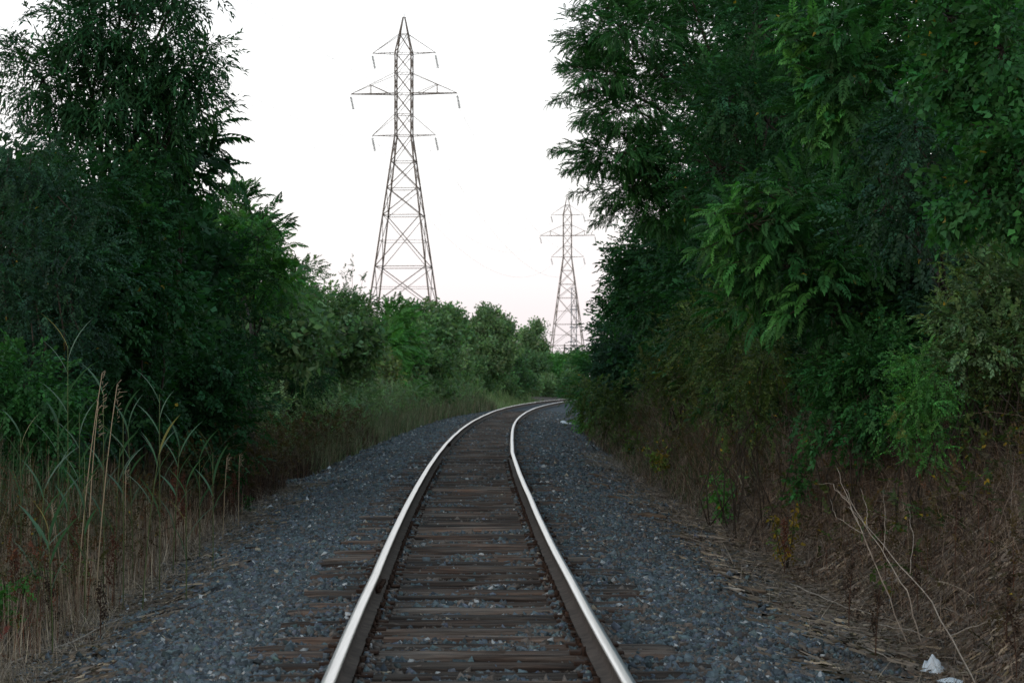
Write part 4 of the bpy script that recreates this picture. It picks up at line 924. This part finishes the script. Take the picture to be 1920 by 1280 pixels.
# weathered wood chunks on the stones
def chunk(name, x, d, L, w, h, rz, label, material=M_WOOD, cat="wood piece", grp="weathered wood pieces lying on the stones"):
    X, Y, Z = at(x, 0, d); nx, n = 12, 7; V_ = []
    for i in range(nx):
        t = i / (nx - 1); k = .35 + .65 * sin(pi * min(1, max(0, t * .9 + .05))) ** .5
        for j in range(n):
            a = j / n * 2 * pi; V_.append(((t - .5) * L, cos(a) * w / 2 * k * R.uniform(.8, 1.2), sin(a) * h / 2 * k * R.uniform(.7, 1.2) + .03 * L * sin(t * 4)))
    V_ = np.array(V_); i = np.arange(n); j = (i + 1) % n
    Qs = np.concatenate([np.stack([r * n + i, (r + 1) * n + i, (r + 1) * n + j, r * n + j], 1) for r in range(nx - 1)])
    V_ = np.concatenate([V_, [V_[:n].mean(0)], [V_[-n:].mean(0)]]); T = [(nx * n, b_, a_) for a_, b_ in zip(i, j)] + [(nx * n + 1, (nx - 1) * n + a_, (nx - 1) * n + b_) for a_, b_ in zip(i, j)]
    link(name, mesh_np(name, V_, Qs, T, None, [material]), None, (X, Y, Z + h * .4), rz, label=label, cat=cat, group=grp)
chunk("wood_chunk", 1395, 21.3, .42, .07, .05, -.5, "dark rotten stick lying on the stones right of the ties, upper one")
chunk("wood_chunk", 1365, 21, .30, .05, .04, -.4, "pale split stick beside the dark rotten one", M_PALEWOOD)
chunk("wood_chunk", 1475, 18.4, .30, .08, .05, -.45, "rotten stick on the stones nearer the bottom right")
chunk("wood_chunk", 1215, 32, .50, .16, .10, -.25, "large dark chunk of rotten wood right of the right rail")
chunk("wood_chunk", 1148, 36, .35, .12, .07, .3, "brown lump of wood between the rail and the dark chunk")
chunk("wood_chunk", 1120, 40, .40, .12, .08, -.4, "long brown lump of wood farther up the right stones")
chunk("wood_chunk", 1112, 44, .30, .14, .08, .2, "small dark lump of wood beside the right rail's kink")
chunk("wood_chunk", 1300, 29, .75, .05, .04, .15, "thin weathered plank in the straw at right", M_PALEWOOD)
chunk("wood_chunk", 340, 23.5, .30, .06, .05, .5, "short brown stick at the edge of the left stones")

# litter
def chips():
    n = 1500; d = R.uniform(13, 60, n); sd_ = np.where(R.random(n) < .75, 1, -1); u = sd_ * (np.where(sd_ > 0, lim_r(d), lim_l(d)) - .2 + R.normal(0, .32, n)); b = Buf()
    for k in range(n):
        L = R.uniform(.02, .10); b.box((float(xc(d[k])) + u[k], d[k], float(gz(d[k], u[k])) + .018), (L, R.uniform(.006, .018), R.uniform(.004, .010)), np.array((.15, .12, .10)) * R.uniform(.5, 1.6), R.uniform(0, pi), .004)
    link("wood_litter", b.mesh("wood_litter", [M_DRY]), kind='stuff', label="small chips of bark and twig scattered along the stone edges", cat="litter")
chips()
def crumple(name, x, d, sx_, sy_, sz_, label, material, seed, cat="litter", dz=.0):
    r = np.random.default_rng(seed); n = 14; U_, V2 = np.meshgrid(np.linspace(-1, 1, n), np.linspace(-1, 1, n))
    Z = np.abs(r.normal(0, .16, (n, n))) + .9 * np.exp(-((U_ - r.uniform(-.3, .3)) ** 2 + (V2) ** 2) * 2.2) + .25 * vnoise(U_ * 2, V2 * 2, seed, .8)
    ed = np.clip(1.15 - np.sqrt(U_ ** 2 + V2 ** 2), 0, 1); Z *= ed
    sh = 1 + .25 * vnoise(np.arctan2(V2, U_) * 2, U_ * 0, seed, .7)
    top = np.stack([U_ * sx_ * sh + r.normal(0, .03 * sx_, (n, n)), V2 * sy_ * sh, Z * sz_], -1).reshape(-1, 3); bot = top.copy(); bot[:, 2] = bot[:, 2] * .93 - .004
    i, j = np.meshgrid(np.arange(n - 1), np.arange(n - 1)); b0 = (j * n + i).ravel(); Q1 = np.stack([b0, b0 + 1, b0 + n + 1, b0 + n], 1); Q2 = Q1[:, ::-1] + n * n
    ring = np.array(list(range(n)) + [n - 1 + n * k for k in range(1, n)] + [n * (n - 1) + k for k in range(n - 2, -1, -1)] + [n * k for k in range(n - 2, 0, -1)]); nx_ = np.roll(ring, -1)
    X, Y, Z0 = at(x, 0, d)
    link(name, mesh_np(name, np.concatenate([top, bot]), np.concatenate([Q1, Q2, np.stack([ring, ring + n * n, nx_ + n * n, nx_], 1)]), None, None, [material]), None, (X, Y, Z0 + .015 + dz), 0, label=label, cat=cat)
crumple("plastic_bag", 1745, 16.7, .10, .07, .12, "crumpled white plastic bag standing up at the bottom right", M_PLASTIC, 3, "plastic bag", .01)
crumple("plastic_sheet", 1775, 16.2, .19, .06, .03, "flat white plastic sheet lying before the crumpled bag", M_PLASTIC, 4, "plastic sheet", .01)
crumple("paper_scrap", 508, 36, .10, .08, .07, "crumpled white scrap at the edge of the left stones", M_PLASTIC, 5, "litter")
crumple("paper_scrap", 576, 36, .05, .05, .06, "small white scrap alone on the left stones", M_PLASTIC, 6, "litter")
crumple("paper_scrap", 618, 53, .12, .1, .08, "pale scrap beside the black tyre piece on the left", M_PLASTIC, 7, "litter")
crumple("tyre_scrap", 600, 53, .12, .1, .09, "black scrap at the edge of the weeds on the left", M_BLACK, 8, "scrap")
crumple("rubber_scrap", 410, 21.5, .10, .07, .05, "flat black rubber scrap on the left stones", M_BLACK, 9, "scrap")
crumple("paper_scrap", 1512, 25, .06, .05, .03, "small white scrap in the straw below the right bank", M_PLASTIC, 10, "litter")
crumple("paper_scrap", 1058, 98, .28, .2, .12, "pale scrap right of the distant right rail", M_PLASTIC, 12, "litter")
crumple("paper_scrap", 240, 21, .035, .035, .04, "tiny white scrap in the grass edge at lower left", M_PLASTIC, 13, "litter")

# ------------------------------------------------------------------ transmission towers and wires
ARMS = [(44.8, 47.3, 4.15), (39.5, 42.2, 7.0), (34.05, 36.8, 4.15)]
def tw(z):  # body half width
    return np.interp(z, [0, 34.05, 44.8, 47.3, 49.5], [5.5, 1.05, 1.05, .55, .12])
def tower(X, Y, gz_, rz, label, thick=1.0, M_STEEL=M_STEEL):
    o = empty("transmission_tower", (X, Y, gz_), rz, label=label, cat="transmission tower", group="lattice towers of the power line")
    lv = [0, 5.8, 11.5, 16.9, 23.6, 27.1, 30.6, 34.05, 36.8, 39.5, 42.2, 44.8, 47.3, 49.5]
    cor = lambda z: [np.array([sx_ * tw(z), sy_ * tw(z), z]) for sx_, sy_ in ((-1, -1), (1, -1), (1, 1), (-1, 1))]
    b = Buf()
    for k in range(len(lv) - 1):
        A, B = cor(lv[k]), cor(lv[k + 1])
        for i in range(4): b.bar(A[i], B[i], (.105 if lv[k] < 34 else .085) * thick)
    link("legs", b.mesh("legs", [M_STEEL]), o)
    b = Buf()
    for k in range(len(lv) - 2):
        A, B = cor(lv[k]), cor(lv[k + 1]); t = (.048 if lv[k] < 34 else .042) * thick
        for i in range(4):
            j = (i + 1) % 4
            b.bar(A[i], B[j], t * (1.35 if i in (0, 2) else 1)); b.bar(A[j], B[i], t * .8); b.bar(B[i], B[j], t)
            if lv[k] < 23:
                mA = (A[i] + B[i]) / 2; mB = (A[j] + B[j]) / 2; c = (A[i] + B[j] + A[j] + B[i]) / 4; b.bar(mA, c, t * .6); b.bar(mB, c, t * .6)
            elif lv[k] >= 34: b.bar((A[i] + B[i]) / 2, (A[j] * .0 + B[i] * .5 + B[j] * .5), t * .5)
    link("bracing", b.mesh("bracing", [M_STEEL]), o)
    for (z, zu, a) in ARMS:
        w = tw(z); wu = tw(zu)
        for s in (-1, 1):
            b = Buf(); tip = np.array([s * a, 0, z + .05]); t = (.075 if a > 5 else .045) * thick
            for sy_ in (-1, 1):
                r_ = np.array([s * w, sy_ * w, z]); ru = np.array([s * wu, sy_ * wu, zu]); b.bar(r_, tip, t); b.bar(ru, tip, .035 * thick)
                if a > 5:
                    f = .56; p = r_ + (tip - r_) * f; q = ru + (tip - ru) * f; b.bar(p, q, .04 * thick); b.bar(q, r_ + (tip - r_) * .12, .04 * thick)
            for f in (.25, .5, .75):
                b.bar(np.array([s * w, w, z]) * (1 - f) + tip * f, np.array([s * w, -w, z]) * (1 - f) + tip * f, .03 * thick)
            ca = link("crossarm", b.mesh("crossarm", [M_STEEL]), o)
            b = Buf(); top = tip + [0, 0, -.35]; bot = tip + [.34, 0, -2.0]
            b.bar(tip, top, .02 * thick); b.bar(top, bot, .03 * thick)
            for q in range(9):
                c = top + (bot - top) * (q + .5) / 9; b.tube([c + [0, 0, .035], c - [0, 0, .035]], [.13 * thick, .15 * thick], 8)
            b.bar(bot, bot + [-.16, 0, .12], .025)
            link("insulator", b.mesh("insulator", [M_GLASSY]), o)
    b = Buf(); b.tube([(0, 0, 49.4), (0, 0, 50.1)], [.05, .03], 6); b.bar((-.25, 0, 49.5), (.25, 0, 49.5), .06)
    link("peak_cap", b.mesh("peak_cap", [M_STEEL]), o)
    return o
T1 = px(757, 720, 315); T2 = px(1064, 720, 616)
line_az = -math.atan2(T2[0] - T1[0], T2[1] - T1[1])
ext = 265.0; uv = np.array([T2[0] - T1[0], T2[1] - T1[1]]); uv /= np.linalg.norm(uv)
tower(T1[0], T1[1], 0.0, line_az, "tall steel lattice tower standing nearest, left of centre", 1.3)
tower(T2[0], T2[1], 0.0, line_az, "fainter lattice tower farther off, in the gap right of centre", 1.35, plain("hazed_tower_steel", [(0.3, (0.22, 0.18, 0.16)), (0.7, (0.34, 0.29, 0.26))], 0.8, 0.7, 0.3))  # lighter version of the tower steel, distance haze painted into it
T0 = (T1[0] - uv[0] * 290, T1[1] - uv[1] * 290)
def attach(T, a, z): 
    cx_, sx_ = cos(line_az), sin(line_az); return np.array([T[0] + cx_ * a, T[1] + sx_ * a, z])
names = {(0, -1): "upper left", (0, 1): "upper right", (1, -1): "middle left", (1, 1): "middle right", (2, -1): "lower left", (2, 1): "lower right"}
for span, (A, B, sag, txt) in enumerate(((T0, T1, 7.5, "thin wire overhead running to the {} arm of the near tower"), (T1, T2, 8.5, "thin wire from the {} arm of the near tower to the far one"))):
    for ai, (z, zu, a) in enumerate(ARMS):
        for s in (-1, 1):
            p, q = attach(A, s * a + .3, z - 2.0), attach(B, s * a + .3, z - 2.0); t = np.linspace(0, 1, 40)[:, None]
            P = p + (q - p) * t; P[:, 2] -= 4 * sag * (t * (1 - t))[:, 0]; b = Buf(); b.tube(P, np.full(40, .013), 5)
            link("power_cable", b.mesh("power_cable", [M_CABLE]), label=txt.format(names[(ai, s)]), cat="power cable", group="wires of the power line")
    p, q = attach(A, 0, 50.0), attach(B, 0, 50.0); t = np.linspace(0, 1, 40)[:, None]; P = p + (q - p) * t; P[:, 2] -= 4 * 5.5 * (t * (1 - t))[:, 0]; b = Buf(); b.tube(P, np.full(40, .008), 5)
    link("power_cable", b.mesh("power_cable", [M_CABLE]), label="thin earth wire reaching the peak of the near tower from the upper left" if span == 0 else "thin earth wire strung between the two tower peaks", cat="power cable", group="wires of the power line")

# a third, paler mast far behind, a short pole and a shed
def mast():
    d = 950; c = px(1076, 720, d); s = d / FPX; o = empty("lattice_mast", (c[0], c[1], 0), label="pale bluish lattice mast seen through the far tower's right side", cat="lattice mast")
    H = 1.66 + 180 * s; b = Buf(); w = 5.2 * s
    lv = [0, 5, 10, 15, 20, 25, 31, 37, H]; ww = lambda z: w * np.interp(z, [0, 15, H], [1.6, 1.0, .85])
    for k in range(len(lv) - 1):
        for (sx_, sy_) in ((-1, -1), (1, -1), (1, 1), (-1, 1)): b.bar((sx_ * ww(lv[k]), sy_ * ww(lv[k]) * .7, lv[k]), (sx_ * ww(lv[k + 1]), sy_ * ww(lv[k + 1]) * .7, lv[k + 1]), .22)
    link("legs", b.mesh("legs", [M_HAZESTEEL]), o); b = Buf()
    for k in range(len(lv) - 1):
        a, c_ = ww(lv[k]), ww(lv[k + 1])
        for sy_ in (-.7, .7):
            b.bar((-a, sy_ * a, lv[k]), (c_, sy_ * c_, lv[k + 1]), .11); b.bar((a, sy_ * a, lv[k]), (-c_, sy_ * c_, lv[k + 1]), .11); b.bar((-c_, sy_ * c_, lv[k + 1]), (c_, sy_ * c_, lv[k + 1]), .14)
    link("bracing", b.mesh("bracing", [M_HAZESTEEL]), o)
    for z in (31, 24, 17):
        b = Buf(); b.box((0, 0, z), (w * 1.5, .25, .25)); b.box((0, 0, z + 1.2), (w * 1.3, .15, .12)); link("crossbeam", b.mesh("crossbeam", [M_HAZESTEEL]), o)
mast()
c = px(1058.5, 720, 640); b = Buf(); b.tube([(0, 0, 0), (0, 0, 1.66 + 75 * 640 / FPX)], [.28, .2], 8); b.box((0, 0, 1.3 + 70 * 640 / FPX), (.9, .08, .08))
link("utility_pole", b.mesh("utility_pole", [M_STEEL]), None, (c[0], c[1], 0), label="short dark pole between the far tower's legs", cat="utility pole")
def shed():
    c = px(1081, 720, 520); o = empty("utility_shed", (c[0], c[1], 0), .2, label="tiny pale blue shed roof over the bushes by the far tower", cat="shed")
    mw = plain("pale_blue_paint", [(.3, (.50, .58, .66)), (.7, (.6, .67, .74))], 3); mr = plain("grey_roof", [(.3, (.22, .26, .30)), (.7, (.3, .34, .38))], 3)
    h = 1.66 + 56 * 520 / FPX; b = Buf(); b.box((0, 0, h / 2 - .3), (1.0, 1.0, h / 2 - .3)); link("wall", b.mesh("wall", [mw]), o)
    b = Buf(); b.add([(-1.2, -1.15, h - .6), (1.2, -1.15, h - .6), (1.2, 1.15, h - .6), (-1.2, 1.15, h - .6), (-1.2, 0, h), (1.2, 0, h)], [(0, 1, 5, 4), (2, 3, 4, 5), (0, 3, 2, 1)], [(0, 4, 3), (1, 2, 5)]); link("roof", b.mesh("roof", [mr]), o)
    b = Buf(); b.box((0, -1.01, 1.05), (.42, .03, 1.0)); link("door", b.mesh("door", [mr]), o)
shed()

print('FACES', sum(len(m.polygons) for m in bpy.data.meshes))
